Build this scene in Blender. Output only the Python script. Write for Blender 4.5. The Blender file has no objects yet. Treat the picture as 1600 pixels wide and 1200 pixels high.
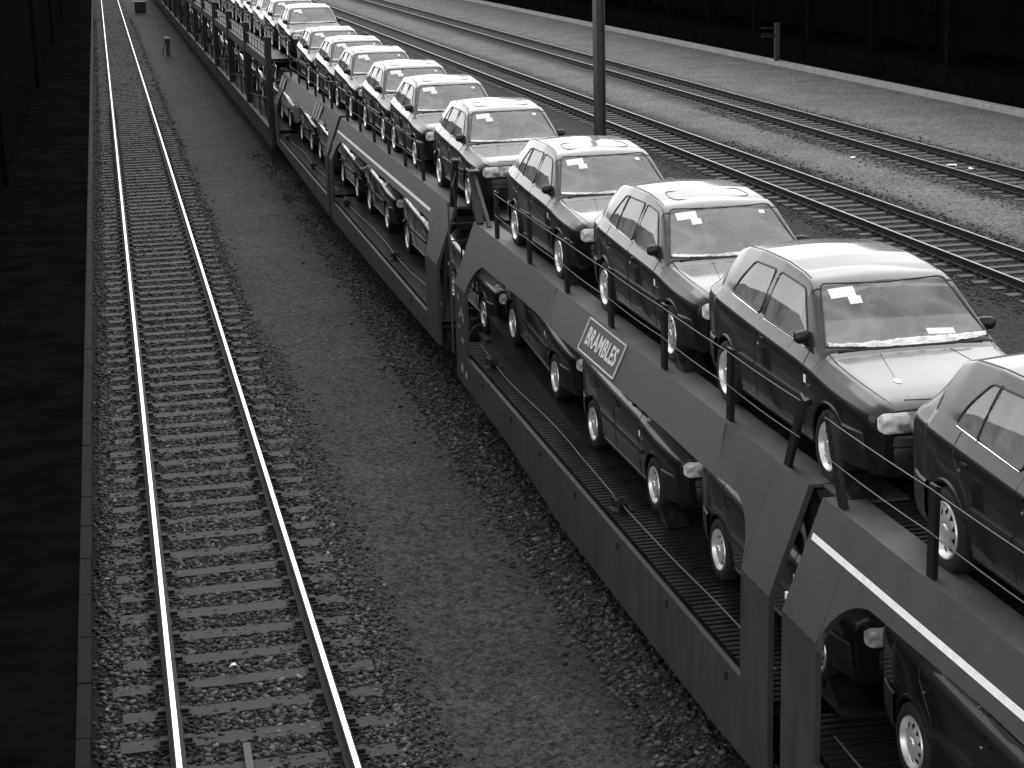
import bpy, bmesh, math, random
import numpy as np
from mathutils import Vector, Matrix
from mathutils.bvhtree import BVHTree
random.seed(7); rng = np.random.default_rng(7)
S = bpy.context.scene
COL = S.collection
PI = math.pi

# ------------------------------------------------------------------ materials
def mat(name, c=.1, rough=.6, metal=0., coat=0., var=0., vscale=8., bump=0., bscale=60., spec=.5, dark=.5, streak=None):
    if c < .3 and name not in ('reflector',): c *= .45
    m = bpy.data.materials.new(name); m.use_nodes = True
    nt = m.node_tree; N = nt.nodes; L = nt.links
    b = N['Principled BSDF']
    col = (c, c, c*.985, 1) if not isinstance(c, tuple) else c + (1,)
    b.inputs['Base Color'].default_value = col
    b.inputs['Roughness'].default_value = rough
    b.inputs['Metallic'].default_value = metal
    b.inputs['Specular IOR Level'].default_value = spec
    if coat:
        b.inputs['Coat Weight'].default_value = coat; b.inputs['Coat Roughness'].default_value = .06
    tc = N.new('ShaderNodeTexCoord')
    src = tc.outputs['Object']
    if streak:
        mp = N.new('ShaderNodeMapping'); mp.inputs['Scale'].default_value = streak
        L.new(src, mp.inputs['Vector']); src = mp.outputs['Vector']
    if var:
        n = N.new('ShaderNodeTexNoise'); n.inputs['Scale'].default_value = vscale; n.inputs['Detail'].default_value = 6
        n.inputs['Roughness'].default_value = .65
        L.new(src, n.inputs['Vector'])
        r = N.new('ShaderNodeValToRGB'); e = r.color_ramp.elements
        lo, hi = c*(1-var), c*(1+var)
        e[0].position = .3; e[0].color = (lo, lo, lo*.985, 1); e[1].position = .7; e[1].color = (hi, hi, hi*.985, 1)
        L.new(n.outputs['Fac'], r.inputs['Fac']); L.new(r.outputs['Color'], b.inputs['Base Color'])
        mr = N.new('ShaderNodeMapRange'); mr.inputs['To Min'].default_value = max(.02, rough-.12); mr.inputs['To Max'].default_value = min(1, rough+.12)
        L.new(n.outputs['Fac'], mr.inputs['Value']); L.new(mr.outputs['Result'], b.inputs['Roughness'])
    if bump:
        n2 = N.new('ShaderNodeTexNoise'); n2.inputs['Scale'].default_value = bscale; n2.inputs['Detail'].default_value = 4
        L.new(tc.outputs['Object'], n2.inputs['Vector'])
        bp = N.new('ShaderNodeBump'); bp.inputs['Strength'].default_value = bump; bp.inputs['Distance'].default_value = .02
        L.new(n2.outputs['Fac'], bp.inputs['Height']); L.new(bp.outputs['Normal'], b.inputs['Normal'])
    return m

def paint(name, c, metal=.35, dust_sheen=.12, bodyr=.38):
    """car paint: dusty metallic base under a clear coat; the inside of the shell is bare dark trim"""
    m = mat(name, c, bodyr, metal, 1.0)
    nt = m.node_tree; N = nt.nodes; L = nt.links; b = N['Principled BSDF']
    tc = N.new('ShaderNodeTexCoord'); n = N.new('ShaderNodeTexNoise'); n.inputs['Scale'].default_value = 3.5; n.inputs['Detail'].default_value = 8
    n.inputs['Roughness'].default_value = .7
    L.new(tc.outputs['Object'], n.inputs['Vector'])
    n3 = N.new('ShaderNodeTexNoise'); n3.inputs['Scale'].default_value = 160; n3.inputs['Detail'].default_value = 2
    L.new(tc.outputs['Object'], n3.inputs['Vector'])
    ad = N.new('ShaderNodeMath'); ad.operation = 'MULTIPLY_ADD'; ad.inputs[1].default_value = .35
    L.new(n3.outputs['Fac'], ad.inputs[0]); L.new(n.outputs['Fac'], ad.inputs[2])
    mr = N.new('ShaderNodeMapRange'); mr.inputs['From Min'].default_value = .5; mr.inputs['From Max'].default_value = .9
    mr.inputs['To Min'].default_value = .05; mr.inputs['To Max'].default_value = .05+dust_sheen*.5
    L.new(ad.outputs[0], mr.inputs['Value']); L.new(mr.outputs['Result'], b.inputs['Coat Roughness'])
    b.inputs['Specular IOR Level'].default_value = .2; b.inputs['Coat IOR'].default_value = 1.31
    # film of dust: settles on faces that look up
    ge = N.new('ShaderNodeNewGeometry'); sp = N.new('ShaderNodeSeparateXYZ'); L.new(ge.outputs['Normal'], sp.inputs[0])
    up = N.new('ShaderNodeMapRange'); up.inputs['From Min'].default_value = .2; up.inputs['From Max'].default_value = 1
    up.inputs['To Min'].default_value = 0; up.inputs['To Max'].default_value = dust_sheen; L.new(sp.outputs['Z'], up.inputs['Value'])
    ml = N.new('ShaderNodeMath'); ml.operation = 'MULTIPLY'; L.new(up.outputs['Result'], ml.inputs[0]); L.new(ad.outputs[0], ml.inputs[1])
    mx = N.new('ShaderNodeMixShader'); df = N.new('ShaderNodeBsdfDiffuse'); df.inputs['Color'].default_value = (.42, .42, .41, 1)
    L.new(ml.outputs[0], mx.inputs['Fac']); L.new(b.outputs[0], mx.inputs[1]); L.new(df.outputs[0], mx.inputs[2])
    inn = N.new('ShaderNodeBsdfDiffuse'); inn.inputs['Color'].default_value = (.03, .03, .03, 1)
    m2 = N.new('ShaderNodeMixShader'); L.new(ge.outputs['Backfacing'], m2.inputs['Fac']); L.new(mx.outputs[0], m2.inputs[1]); L.new(inn.outputs[0], m2.inputs[2])
    L.new(m2.outputs[0], N['Material Output'].inputs['Surface'])
    return m

def glass(name, dust_sheen=.2, tint=.5, dcol=.6, ior=1.5):
    m = bpy.data.materials.new(name); m.use_nodes = True
    nt = m.node_tree; N = nt.nodes; L = nt.links; N.remove(N['Principled BSDF'])
    tr = N.new('ShaderNodeBsdfTransparent'); tr.inputs['Color'].default_value = (tint, tint, tint, 1)
    gl = N.new('ShaderNodeBsdfGlossy'); gl.inputs['Roughness'].default_value = .03
    fr = N.new('ShaderNodeFresnel'); fr.inputs['IOR'].default_value = ior
    mx = N.new('ShaderNodeMixShader'); L.new(fr.outputs[0], mx.inputs['Fac']); L.new(tr.outputs[0], mx.inputs[1]); L.new(gl.outputs[0], mx.inputs[2])
    df = N.new('ShaderNodeBsdfDiffuse'); df.inputs['Color'].default_value = (dcol, dcol, dcol, 1)  # pale diffuse veil paints sky reflection and haze into the glass
    tc = N.new('ShaderNodeTexCoord'); n = N.new('ShaderNodeTexNoise'); n.inputs['Scale'].default_value = 2.6; n.inputs['Detail'].default_value = 7; n.inputs['Roughness'].default_value = .6
    n.inputs['Distortion'].default_value = .8
    L.new(tc.outputs['Object'], n.inputs['Vector'])
    mr = N.new('ShaderNodeMapRange'); mr.inputs['From Min'].default_value = .35; mr.inputs['From Max'].default_value = .7
    mr.inputs['To Min'].default_value = dust_sheen*.6; mr.inputs['To Max'].default_value = dust_sheen*1.5
    L.new(n.outputs['Fac'], mr.inputs['Value'])
    m2 = N.new('ShaderNodeMixShader'); L.new(mr.outputs['Result'], m2.inputs['Fac']); L.new(mx.outputs[0], m2.inputs[1]); L.new(df.outputs[0], m2.inputs[2])
    L.new(m2.outputs[0], N['Material Output'].inputs['Surface'])
    return m

M = {}
M['wagon'] = mat('wagon_paint', .088, .5, var=.28, vscale=2.6, bump=.35, bscale=240, streak=(1.6, 1.6, .35))
M['wagon_far'] = mat('wagon_paint_weathered', .04, .6, var=.4, vscale=3)
M['wagon_dark'] = mat('wagon_dark_steel', .013, .6, var=.3, vscale=5)
M['strip'] = mat('deck_flange', .145, .55, var=.4, vscale=3.5, bump=.3, bscale=200)
M['flute'] = mat('fluted_deck_steel', .045, .42, .5, var=.45, vscale=3)
M['post'] = mat('post_steel', .012, .45, var=.2)
M['wire'] = mat('wire_rope', .22, .5, .2)
M['white'] = mat('white_line_paint', .88, .5, var=.12, vscale=14)
M['letters'] = mat('letter_paint', .62, .55, var=.25, vscale=30)
M['signpanel'] = mat('sign_panel_paint', .13, .5, var=.15, vscale=10)
M['rubber'] = mat('tyre_rubber', .012, .75, bump=.2, bscale=90)
M['rim'] = mat('wheel_silver', .85, .32, .7, var=.1, vscale=12)
M['hubdark'] = mat('brake_dark', .01, .7)
M['trim'] = mat('black_trim', .02, .42, var=.2, vscale=20)
M['trimgrey'] = mat('bumper_plastic', .035, .4, var=.15, vscale=10)
M['seal'] = mat('window_rubber', .008, .5)
M['chrome'] = mat('reflector', .9, .12, 1)
M['paper'] = mat('paper', .82, .8)
M['foam'] = mat('plastic_film', .85, .35, var=.2, vscale=14)
M['seat'] = mat('seat_cloth', .32, .9, var=.2, vscale=40)
M['dash'] = mat('dashboard', .12, .6)
M['tail'] = mat('tail_lamp', .08, .2, coat=1)
M['paintA'] = paint('car_paint_dark', .026, .2)
M['paintB'] = paint('car_paint_graphite', .05, .3)
M['paintC'] = paint('car_paint_light', .55, .3)
M['glass'] = glass('windscreen_glass', .26, .55, .65)
M['sideglass'] = glass('side_glass', .2, .45, .7, 1.9)
def lampglass():
    m = bpy.data.materials.new('headlamp_glass'); m.use_nodes = True
    nt = m.node_tree; N = nt.nodes; L = nt.links; b = N['Principled BSDF']
    tc = N.new('ShaderNodeTexCoord'); w = N.new('ShaderNodeTexWave'); w.inputs['Scale'].default_value = 22; w.inputs['Distortion'].default_value = 1.5
    L.new(tc.outputs['Object'], w.inputs['Vector'])
    n = N.new('ShaderNodeTexNoise'); n.inputs['Scale'].default_value = 9; n.inputs['Detail'].default_value = 1; L.new(tc.outputs['Object'], n.inputs['Vector'])
    r = N.new('ShaderNodeValToRGB'); e = r.color_ramp.elements; e[0].position = .36; e[0].color = (.22, .22, .22, 1); e[1].position = .52; e[1].color = (.92, .92, .91, 1)
    L.new(n.outputs['Fac'], r.inputs['Fac']); L.new(r.outputs['Color'], b.inputs['Base Color'])
    bp = N.new('ShaderNodeBump'); bp.inputs['Strength'].default_value = .5; bp.inputs['Distance'].default_value = .01
    L.new(w.outputs['Fac'], bp.inputs['Height']); L.new(bp.outputs['Normal'], b.inputs['Normal'])
    b.inputs['Roughness'].default_value = .15; b.inputs['Metallic'].default_value = .1
    b.inputs['Coat Weight'].default_value = 1
    return m
M['lamp'] = lampglass()
M['railhead'] = mat('polished_rail', .75, .33, 1)
M['railhead_dull'] = mat('dull_rail_top', .32, .42, .85)
M['rust'] = mat('rusty_rail', .02, .8, var=.3, vscale=20)
M['sleeper'] = mat('sleeper_wood', .047, .8, var=.35, vscale=6, bump=.5, bscale=40, streak=(.6, 6, 1))
M['sleeper_dark'] = mat('sleeper_wood_dark', .085, .8, var=.35, vscale=6, streak=(.6, 6, 1))
M['chair'] = mat('rail_chair_iron', .012, .8)
M['tar'] = mat('platform_tar', .009, .95, var=.6, vscale=1.4, spec=.0)
M['coping'] = mat('platform_coping', .014, .85, var=.6, vscale=2.5, spec=.1, bump=.2, bscale=50)
M['brick'] = mat('dark_wall', .012, .95, var=.4, vscale=3, spec=.0)
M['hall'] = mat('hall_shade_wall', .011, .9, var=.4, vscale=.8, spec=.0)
M['kerb'] = mat('kerb_stone', .36, .8, var=.3, vscale=3)
M['polep'] = mat('pole_paint', .11, .5, var=.3, vscale=6)
M['stake'] = mat('weathered_plank', .16, .8, var=.3, vscale=12, streak=(8, 1, 1))
M['concrete'] = mat('concrete_box', .12, .85, var=.3, vscale=5)

# ------------------------------------------------------------------ object helpers
def link(name, me, m=None, parent=None, smooth=False):
    o = bpy.data.objects.new(name, me); COL.objects.link(o)
    if m is not None:
        for x in (m if isinstance(m, (list, tuple)) else [m]): me.materials.append(x)
    if parent is not None: o.parent = parent
    if smooth:
        for p in me.polygons: p.use_smooth = True
    return o
def tag(o, label, cat=None, group=None, kind=None):
    if label: o['label'] = label
    if cat: o['category'] = cat
    if group: o['group'] = group
    if kind: o['kind'] = kind
    return o
def empty(name, loc=(0, 0, 0), rz=0):
    o = bpy.data.objects.new(name, None); o.empty_display_size = .3; COL.objects.link(o)
    o.location = loc; o.rotation_euler = (0, 0, rz); return o
class MB:
    def __init__(s): s.v = []; s.f = []; s.mi = []
    def add(s, vs, fs, mi=0):
        b = len(s.v); s.v += [tuple(v) for v in vs]; s.f += [tuple(b+i for i in f) for f in fs]; s.mi += [mi]*len(fs)
    def box(s, x0, x1, y0, y1, z0, z1, mi=0, Mx=None):
        vs = [(x, y, z) for x in (x0, x1) for y in (y0, y1) for z in (z0, z1)]
        if Mx is not None: vs = [Mx @ Vector(v) for v in vs]
        s.add(vs, [(0, 1, 3, 2), (4, 6, 7, 5), (0, 4, 5, 1), (2, 3, 7, 6), (0, 2, 6, 4), (1, 5, 7, 3)], mi)
    def bar(s, a, b, w, h=None, mi=0, up=(0, 0, 1)):
        a = Vector(a); b = Vector(b); h = h or w; d = (b-a).normalized(); u = Vector(up)
        if abs(d.dot(u)) > .95: u = Vector((1, 0, 0))
        sx = d.cross(u).normalized()*w/2; su = sx.cross(d).normalized()*h/2
        vs = [p+i*sx+j*su for p in (a, b) for i, j in ((-1, -1), (1, -1), (1, 1), (-1, 1))]
        s.add(vs, [(0, 3, 2, 1), (4, 5, 6, 7), (0, 1, 5, 4), (1, 2, 6, 5), (2, 3, 7, 6), (3, 0, 4, 7)], mi)
    def tube(s, pts, r, n=6, mi=0, closed=False):
        pts = [Vector(p) for p in pts]; k = len(pts); rings = []
        for i, p in enumerate(pts):
            if closed: d = pts[(i+1) % k]-pts[i-1]
            else: d = pts[min(i+1, k-1)]-pts[max(i-1, 0)]
            d.normalize(); u = Vector((0, 0, 1)) if abs(d.z) < .9 else Vector((1, 0, 0))
            a = d.cross(u).normalized(); b = a.cross(d)
            rings.append([p+(a*math.cos(t)+b*math.sin(t))*r for t in [2*PI*j/n for j in range(n)]])
        vs = [v for rg in rings for v in rg]; fs = []
        for i in range(k if closed else k-1):
            for j in range(n):
                i2 = (i+1) % k
                fs.append((i*n+j, i*n+(j+1) % n, i2*n+(j+1) % n, i2*n+j))
        if not closed: fs += [tuple(range(n))[::-1], tuple((k-1)*n+j for j in range(n))]
        s.add(vs, fs, mi)
    def lathe(s, prof, n=32, axis='x', c=(0, 0, 0), mi=0, cap=False):
        vs = []
        for (a, r) in prof:
            for j in range(n):
                t = 2*PI*j/n; q = (a, r*math.cos(t), r*math.sin(t)) if axis == 'x' else (r*math.cos(t), r*math.sin(t), a)
                vs.append((q[0]+c[0], q[1]+c[1], q[2]+c[2]))
        fs = [(i*n+j, i*n+(j+1) % n, (i+1)*n+(j+1) % n, (i+1)*n+j) for i in range(len(prof)-1) for j in range(n)]
        if cap: fs += [tuple(range(n)), tuple((len(prof)-1)*n+j for j in range(n))[::-1]]
        s.add(vs, fs, mi)
    def build(s, name, m, parent=None, smooth=False, weld=False):
        me = bpy.data.meshes.new(name); me.from_pydata(s.v, [], s.f)
        me.polygons.foreach_set('material_index', s.mi)
        if weld:
            bm = bmesh.new(); bm.from_mesh(me); bmesh.ops.remove_doubles(bm, verts=bm.verts, dist=1e-4)
            bmesh.ops.recalc_face_normals(bm, faces=bm.faces); bm.to_mesh(me); bm.free()
        me.update(); return link(name, me, m, parent, smooth)
def smooth_by_angle(o, ang=35):
    for p in o.data.polygons: p.use_smooth = True
    o.data.set_sharp_from_angle(angle=math.radians(ang))
def bevel(o, w, seg=2, ang=40):
    md = o.modifiers.new('bevel', 'BEVEL'); md.width = w; md.segments = seg; md.limit_method = 'ANGLE'; md.angle_limit = math.radians(ang)

# ------------------------------------------------------------------ camera (solved from the tracks)
cd = bpy.data.cameras.new('Camera'); cam = bpy.data.objects.new('Camera', cd); COL.objects.link(cam)
cd.sensor_width = 36; cd.lens = 2850/1600*36; cd.clip_start = .1; cd.clip_end = 3000
R = Vector((.97581246, -.21715645, -.02516185)); D = Vector((-.07823091, -.23940337, -.96776338)); F = Vector((.20413223, .94632399, -.25060114))
mw = Matrix.Identity(4)
for i in range(3): mw[i][0] = R[i]; mw[i][1] = -D[i]; mw[i][2] = -F[i]
mw[0][3], mw[1][3], mw[2][3] = 0, 0, 7.118
cam.matrix_world = mw; S.camera = cam

# ------------------------------------------------------------------ light
w = bpy.data.worlds.new('World'); S.world = w; w.use_nodes = True
nt = w.node_tree; bg = nt.nodes['Background']
sky = nt.nodes.new('ShaderNodeTexSky'); sky.sky_type = 'NISHITA'; sky.sun_disc = False
SUN_EL, SUN_AZ = math.radians(52), math.radians(20)      # azimuth from +Y towards +X
sky.sun_elevation = SUN_EL; sky.sun_rotation = SUN_AZ; sky.dust_density = .2; sky.air_density = 2.0; sky.ozone_density = 1
bw = nt.nodes.new('ShaderNodeRGBToBW'); nt.links.new(sky.outputs[0], bw.inputs[0]); nt.links.new(bw.outputs[0], bg.inputs['Color'])
bg.inputs['Strength'].default_value = .15
sl = bpy.data.lights.new('sun', 'SUN'); sl.energy = 1.0; sl.angle = math.radians(60); sl.color = (1, 1, .97)
so = bpy.data.objects.new('sun', sl); COL.objects.link(so)
sd = Vector((math.sin(SUN_AZ)*math.cos(SUN_EL), math.cos(SUN_AZ)*math.cos(SUN_EL), math.sin(SUN_EL)))
so.rotation_euler = (-sd).to_track_quat('-Z', 'Y').to_euler()
S.view_settings.view_transform = 'Standard'; S.view_settings.look = 'None'; S.view_settings.exposure = 1.1; S.view_settings.gamma = 1

# ------------------------------------------------------------------ ground
TRK = dict(left=.908, train=6.2, near=17.64, far=23.24)
def ground_mat():
    m = bpy.data.materials.new('gravel_ground'); m.use_nodes = True
    nt = m.node_tree; N = nt.nodes; L = nt.links; b = N['Principled BSDF']; b.inputs['Roughness'].default_value = .95
    b.inputs['Specular IOR Level'].default_value = .2
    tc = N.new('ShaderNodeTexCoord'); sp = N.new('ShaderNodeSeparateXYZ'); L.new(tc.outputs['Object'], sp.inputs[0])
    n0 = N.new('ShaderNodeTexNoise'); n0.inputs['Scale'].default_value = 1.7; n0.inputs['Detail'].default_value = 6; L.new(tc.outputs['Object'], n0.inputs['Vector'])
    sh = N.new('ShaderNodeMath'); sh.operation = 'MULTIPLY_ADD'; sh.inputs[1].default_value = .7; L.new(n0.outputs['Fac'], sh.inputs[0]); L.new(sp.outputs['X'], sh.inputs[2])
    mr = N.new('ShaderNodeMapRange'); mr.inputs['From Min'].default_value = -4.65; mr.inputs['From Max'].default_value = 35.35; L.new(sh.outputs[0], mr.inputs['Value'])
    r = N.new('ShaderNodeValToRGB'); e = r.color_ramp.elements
    stops = [(-5, .02), (-.5, .03), (.3, .038), (1.8, .04), (2.5, .105), (2.9, .125), (3.9, .12), (4.6, .055), (8.2, .05), (13, .09), (15.6, .08), (16.5, .045), (18.9, .05), (19.8, .36),  # gravel tone across X; shade beside and under the train is painted in
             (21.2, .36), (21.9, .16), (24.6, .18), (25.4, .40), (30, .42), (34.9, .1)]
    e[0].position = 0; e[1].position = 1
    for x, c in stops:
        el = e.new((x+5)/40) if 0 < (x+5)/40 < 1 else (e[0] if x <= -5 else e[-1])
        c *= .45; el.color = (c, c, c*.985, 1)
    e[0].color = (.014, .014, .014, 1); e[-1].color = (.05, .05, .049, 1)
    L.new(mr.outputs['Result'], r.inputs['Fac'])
    # stones: cell pattern + fine noise
    v = N.new('ShaderNodeTexVoronoi'); v.inputs['Scale'].default_value = 16; L.new(tc.outputs['Object'], v.inputs['Vector'])
    v2 = N.new('ShaderNodeTexVoronoi'); v2.inputs['Scale'].default_value = 42; L.new(tc.outputs['Object'], v2.inputs['Vector'])
    nf = N.new('ShaderNodeTexNoise'); nf.inputs['Scale'].default_value = 9; nf.inputs['Detail'].default_value = 12; nf.inputs['Roughness'].default_value = .8; L.new(tc.outputs['Object'], nf.inputs['Vector'])
    bwn = N.new('ShaderNodeRGBToBW'); L.new(v.outputs['Color'], bwn.inputs[0]); bwn2 = N.new('ShaderNodeRGBToBW'); L.new(v2.outputs['Color'], bwn2.inputs[0])
    a = N.new('ShaderNodeMath'); a.operation = 'MULTIPLY'; L.new(bwn.outputs[0], a.inputs[0]); a.inputs[1].default_value = .7
    a2 = N.new('ShaderNodeMath'); a2.operation = 'MULTIPLY_ADD'; L.new(bwn2.outputs[0], a2.inputs[0]); a2.inputs[1].default_value = .8; L.new(a.outputs[0], a2.inputs[2])
    a3 = N.new('ShaderNodeMath'); a3.operation = 'MULTIPLY_ADD'; L.new(nf.outputs['Fac'], a3.inputs[0]); a3.inputs[1].default_value = 1.5; L.new(a2.outputs[0], a3.inputs[2])
    m2 = N.new('ShaderNodeMapRange'); m2.inputs['From Min'].default_value = 1.1; m2.inputs['From Max'].default_value = 1.95; m2.inputs['To Min'].default_value = .35; m2.inputs['To Max'].default_value = 1.75
    m2.clamp = False; L.new(a3.outputs[0], m2.inputs['Value'])
    # large soft patches of oil and wear
    np_ = N.new('ShaderNodeTexNoise'); np_.inputs['Scale'].default_value = .55; np_.inputs['Detail'].default_value = 5; L.new(tc.outputs['Object'], np_.inputs['Vector'])
    m3 = N.new('ShaderNodeMapRange'); m3.inputs['From Min'].default_value = .3; m3.inputs['From Max'].default_value = .7; m3.inputs['To Min'].default_value = .82; m3.inputs['To Max'].default_value = 1.2; L.new(np_.outputs['Fac'], m3.inputs['Value'])
    mm = N.new('ShaderNodeMath'); mm.operation = 'MULTIPLY'; L.new(m2.outputs['Result'], mm.inputs[0]); L.new(m3.outputs['Result'], mm.inputs[1])
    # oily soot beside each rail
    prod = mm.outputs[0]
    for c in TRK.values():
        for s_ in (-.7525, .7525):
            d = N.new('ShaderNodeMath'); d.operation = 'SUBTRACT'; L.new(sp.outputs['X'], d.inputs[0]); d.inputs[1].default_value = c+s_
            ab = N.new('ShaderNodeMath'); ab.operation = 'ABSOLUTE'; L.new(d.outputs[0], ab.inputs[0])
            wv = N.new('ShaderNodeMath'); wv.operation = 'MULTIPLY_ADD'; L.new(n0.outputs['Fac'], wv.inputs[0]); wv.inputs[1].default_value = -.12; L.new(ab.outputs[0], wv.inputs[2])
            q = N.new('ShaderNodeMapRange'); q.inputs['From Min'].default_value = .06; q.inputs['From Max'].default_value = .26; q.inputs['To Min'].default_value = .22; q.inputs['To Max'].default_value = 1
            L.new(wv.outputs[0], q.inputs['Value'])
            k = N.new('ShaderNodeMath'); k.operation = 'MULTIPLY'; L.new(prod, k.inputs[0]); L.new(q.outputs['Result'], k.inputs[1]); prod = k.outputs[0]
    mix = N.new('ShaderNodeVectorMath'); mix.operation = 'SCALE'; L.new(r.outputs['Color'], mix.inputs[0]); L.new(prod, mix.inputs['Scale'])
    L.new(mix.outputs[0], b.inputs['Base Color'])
    bp = N.new('ShaderNodeBump'); bp.inputs['Strength'].default_value = .9; bp.inputs['Distance'].default_value = .03
    L.new(a3.outputs[0], bp.inputs['Height']); L.new(bp.outputs['Normal'], b.inputs['Normal'])
    return m
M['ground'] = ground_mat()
GZ = -.21
def TY(y): return 1.0545*y+.33
xs = sorted(set([-60, -20, -5, -2, -.6] + [round(-.6+.15*i, 3) for i in range(1, 38)] + [6, 7, 8, 10, 13, 16, 20, 26, 30.6, 34, 60, 150, 600]))
ys = [-30, -5] + [5+.3*i for i in range(130)] + [44+2*i for i in range(80)] + [260, 500, 2000]
def gh(x, y):
    z = GZ+(.008 if x < 2.2 else 0)
    if 5.2 <= x < 7.5: z += .058
    if -.6 < x < 5.2 and 5 < y < 200:
        q_ = max(0, min(1, (x-2.1)/.5)); z += (.006+.012*q_)*math.sin(x*3.1+y*.7)*math.sin(y*1.3+x)+.02*q_*math.sin(y*.37+x*1.7)
        z += -.1*max(0, min(1, (x-2.2)/.8))+.15*max(0, min(1, (x-4.3)/.5))     # ballast shoulder down to the path
    return z
g = MB(); nx = len(xs)
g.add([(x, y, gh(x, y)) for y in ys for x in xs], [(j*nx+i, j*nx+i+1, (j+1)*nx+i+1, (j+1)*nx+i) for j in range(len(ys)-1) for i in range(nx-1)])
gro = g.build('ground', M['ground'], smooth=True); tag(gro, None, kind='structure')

# ------------------------------------------------------------------ tracks
def rail_mesh(y0, y1):
    p = [(-.07, -.17), (.07, -.17), (.07, -.158), (.012, -.14), (.009, -.05), (.036, -.035), (.036, -.004), (.023, 0), (-.023, 0), (-.036, -.004), (-.036, -.035), (-.009, -.05), (-.012, -.14), (-.07, -.158)]
    n = len(p); mb = MB()
    vs = [(x, y, z) for y in (y0, y1) for x, z in p]
    for i in range(n):
        j = (i+1) % n; top = i == 7
        mb.add([vs[i], vs[j], vs[n+j], vs[n+i]], [(0, 1, 2, 3)], 1 if top else 0)
    return mb
SP = .648
def sleeper_mb(cx, y, rnd, mb, detail=True):
    l = 1.25+rnd.uniform(-.05, .05); a = rnd.uniform(-.012, .012); h = .12+rnd.uniform(-.01, .01)
    Mx = Matrix.Translation((cx+rnd.uniform(-.03, .03), y, -.185)) @ Matrix.Rotation(a, 4, 'Z')
    mb.box(-l, l, -h, h, -.12, 0, 0, Mx)
    if detail:
        for s in (-.7525, .7525):
            M2 = Matrix.Translation((cx+s, y, -.185))
            mb.box(-.17, .17, -.09, .09, 0, .018, 1, M2)
            for q in (-.11, .11):
                mb.box(q-.035, q+.035, -.05, .05, .018, .055, 1, M2)
def track(cx, y0, y1, label, head, smat):
    t = empty('railway_track', (0, 0, 0)); tag(t, label, 'railway track', 'railway tracks of the yard')
    for s in (-.7525, .7525):
        o = rail_mesh(y0, y1).build('rail', [M['rust'], head], t); o.location.x = cx+s
    rnd = random.Random(int(cx*10)); n = int((y1-y0)/SP); far = MB()
    vis0 = 11.6 if cx < 3 else (0 if cx < 8 else 24)
    k = 0
    for i in range(n):
        y = y0+(i+.5)*SP+rnd.uniform(-.02, .02)
        if y < vis0 or k >= 100:
            sleeper_mb(cx, y, rnd, far, y < 60)
        else:
            mb = MB(); sleeper_mb(cx, y, rnd, mb); mb.build('sleeper', [smat, M['chair']], t); k += 1
    o = far.build('sleepers', [smat, M['chair']], t); o['kind'] = 'stuff'
    return t
track(TRK['left'], -2.1, 230, 'railway track with bright polished rails beside the dark platform', M['railhead'], M['sleeper'])
track(TRK['train'], -2.1, 230, 'railway track that the loaded car carrier train stands on', M['railhead_dull'], M['sleeper'])
track(TRK['near'], -2.1, 260, 'empty railway track just behind the train, at the foot of the steel pole', M['railhead_dull'], M['sleeper_dark'])
track(TRK['far'], -2.1, 260, 'farthest empty railway track, nearest the dark goods hall', M['railhead_dull'], M['sleeper_dark'])

# loose ballast stones as geometry-node instances on strips
def stone_mesh(seed):
    bm = bmesh.new(); bmesh.ops.create_icosphere(bm, subdivisions=1, radius=.5)
    r = random.Random(seed)
    for v in bm.verts:
        v.co = v.co*(.7+.6*r.random()); v.co.z *= .65; v.co.x *= 1.2
    me = bpy.data.meshes.new('stone'); bm.to_mesh(me); bm.free(); return me
def stone_material():
    m = bpy.data.materials.new('ballast_stone'); m.use_nodes = True; nt = m.node_tree; N = nt.nodes; L = nt.links; b = N['Principled BSDF']
    b.inputs['Roughness'].default_value = .8; b.inputs['Specular IOR Level'].default_value = .3
    at = N.new('ShaderNodeAttribute'); at.attribute_type = 'GEOMETRY'; at.attribute_name = 'tone'
    n = N.new('ShaderNodeTexNoise'); n.inputs['Scale'].default_value = 60
    mu = N.new('ShaderNodeMath'); mu.operation = 'MULTIPLY_ADD'; mu.inputs[1].default_value = .016; mu.inputs[2].default_value = -.008; L.new(n.outputs['Fac'], mu.inputs[0])
    ad = N.new('ShaderNodeMath'); ad.operation = 'ADD'; L.new(mu.outputs[0], ad.inputs[0]); L.new(at.outputs['Fac'], ad.inputs[1])
    L.new(ad.outputs[0], b.inputs['Base Color']); return m
M['stone'] = stone_material()
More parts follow.
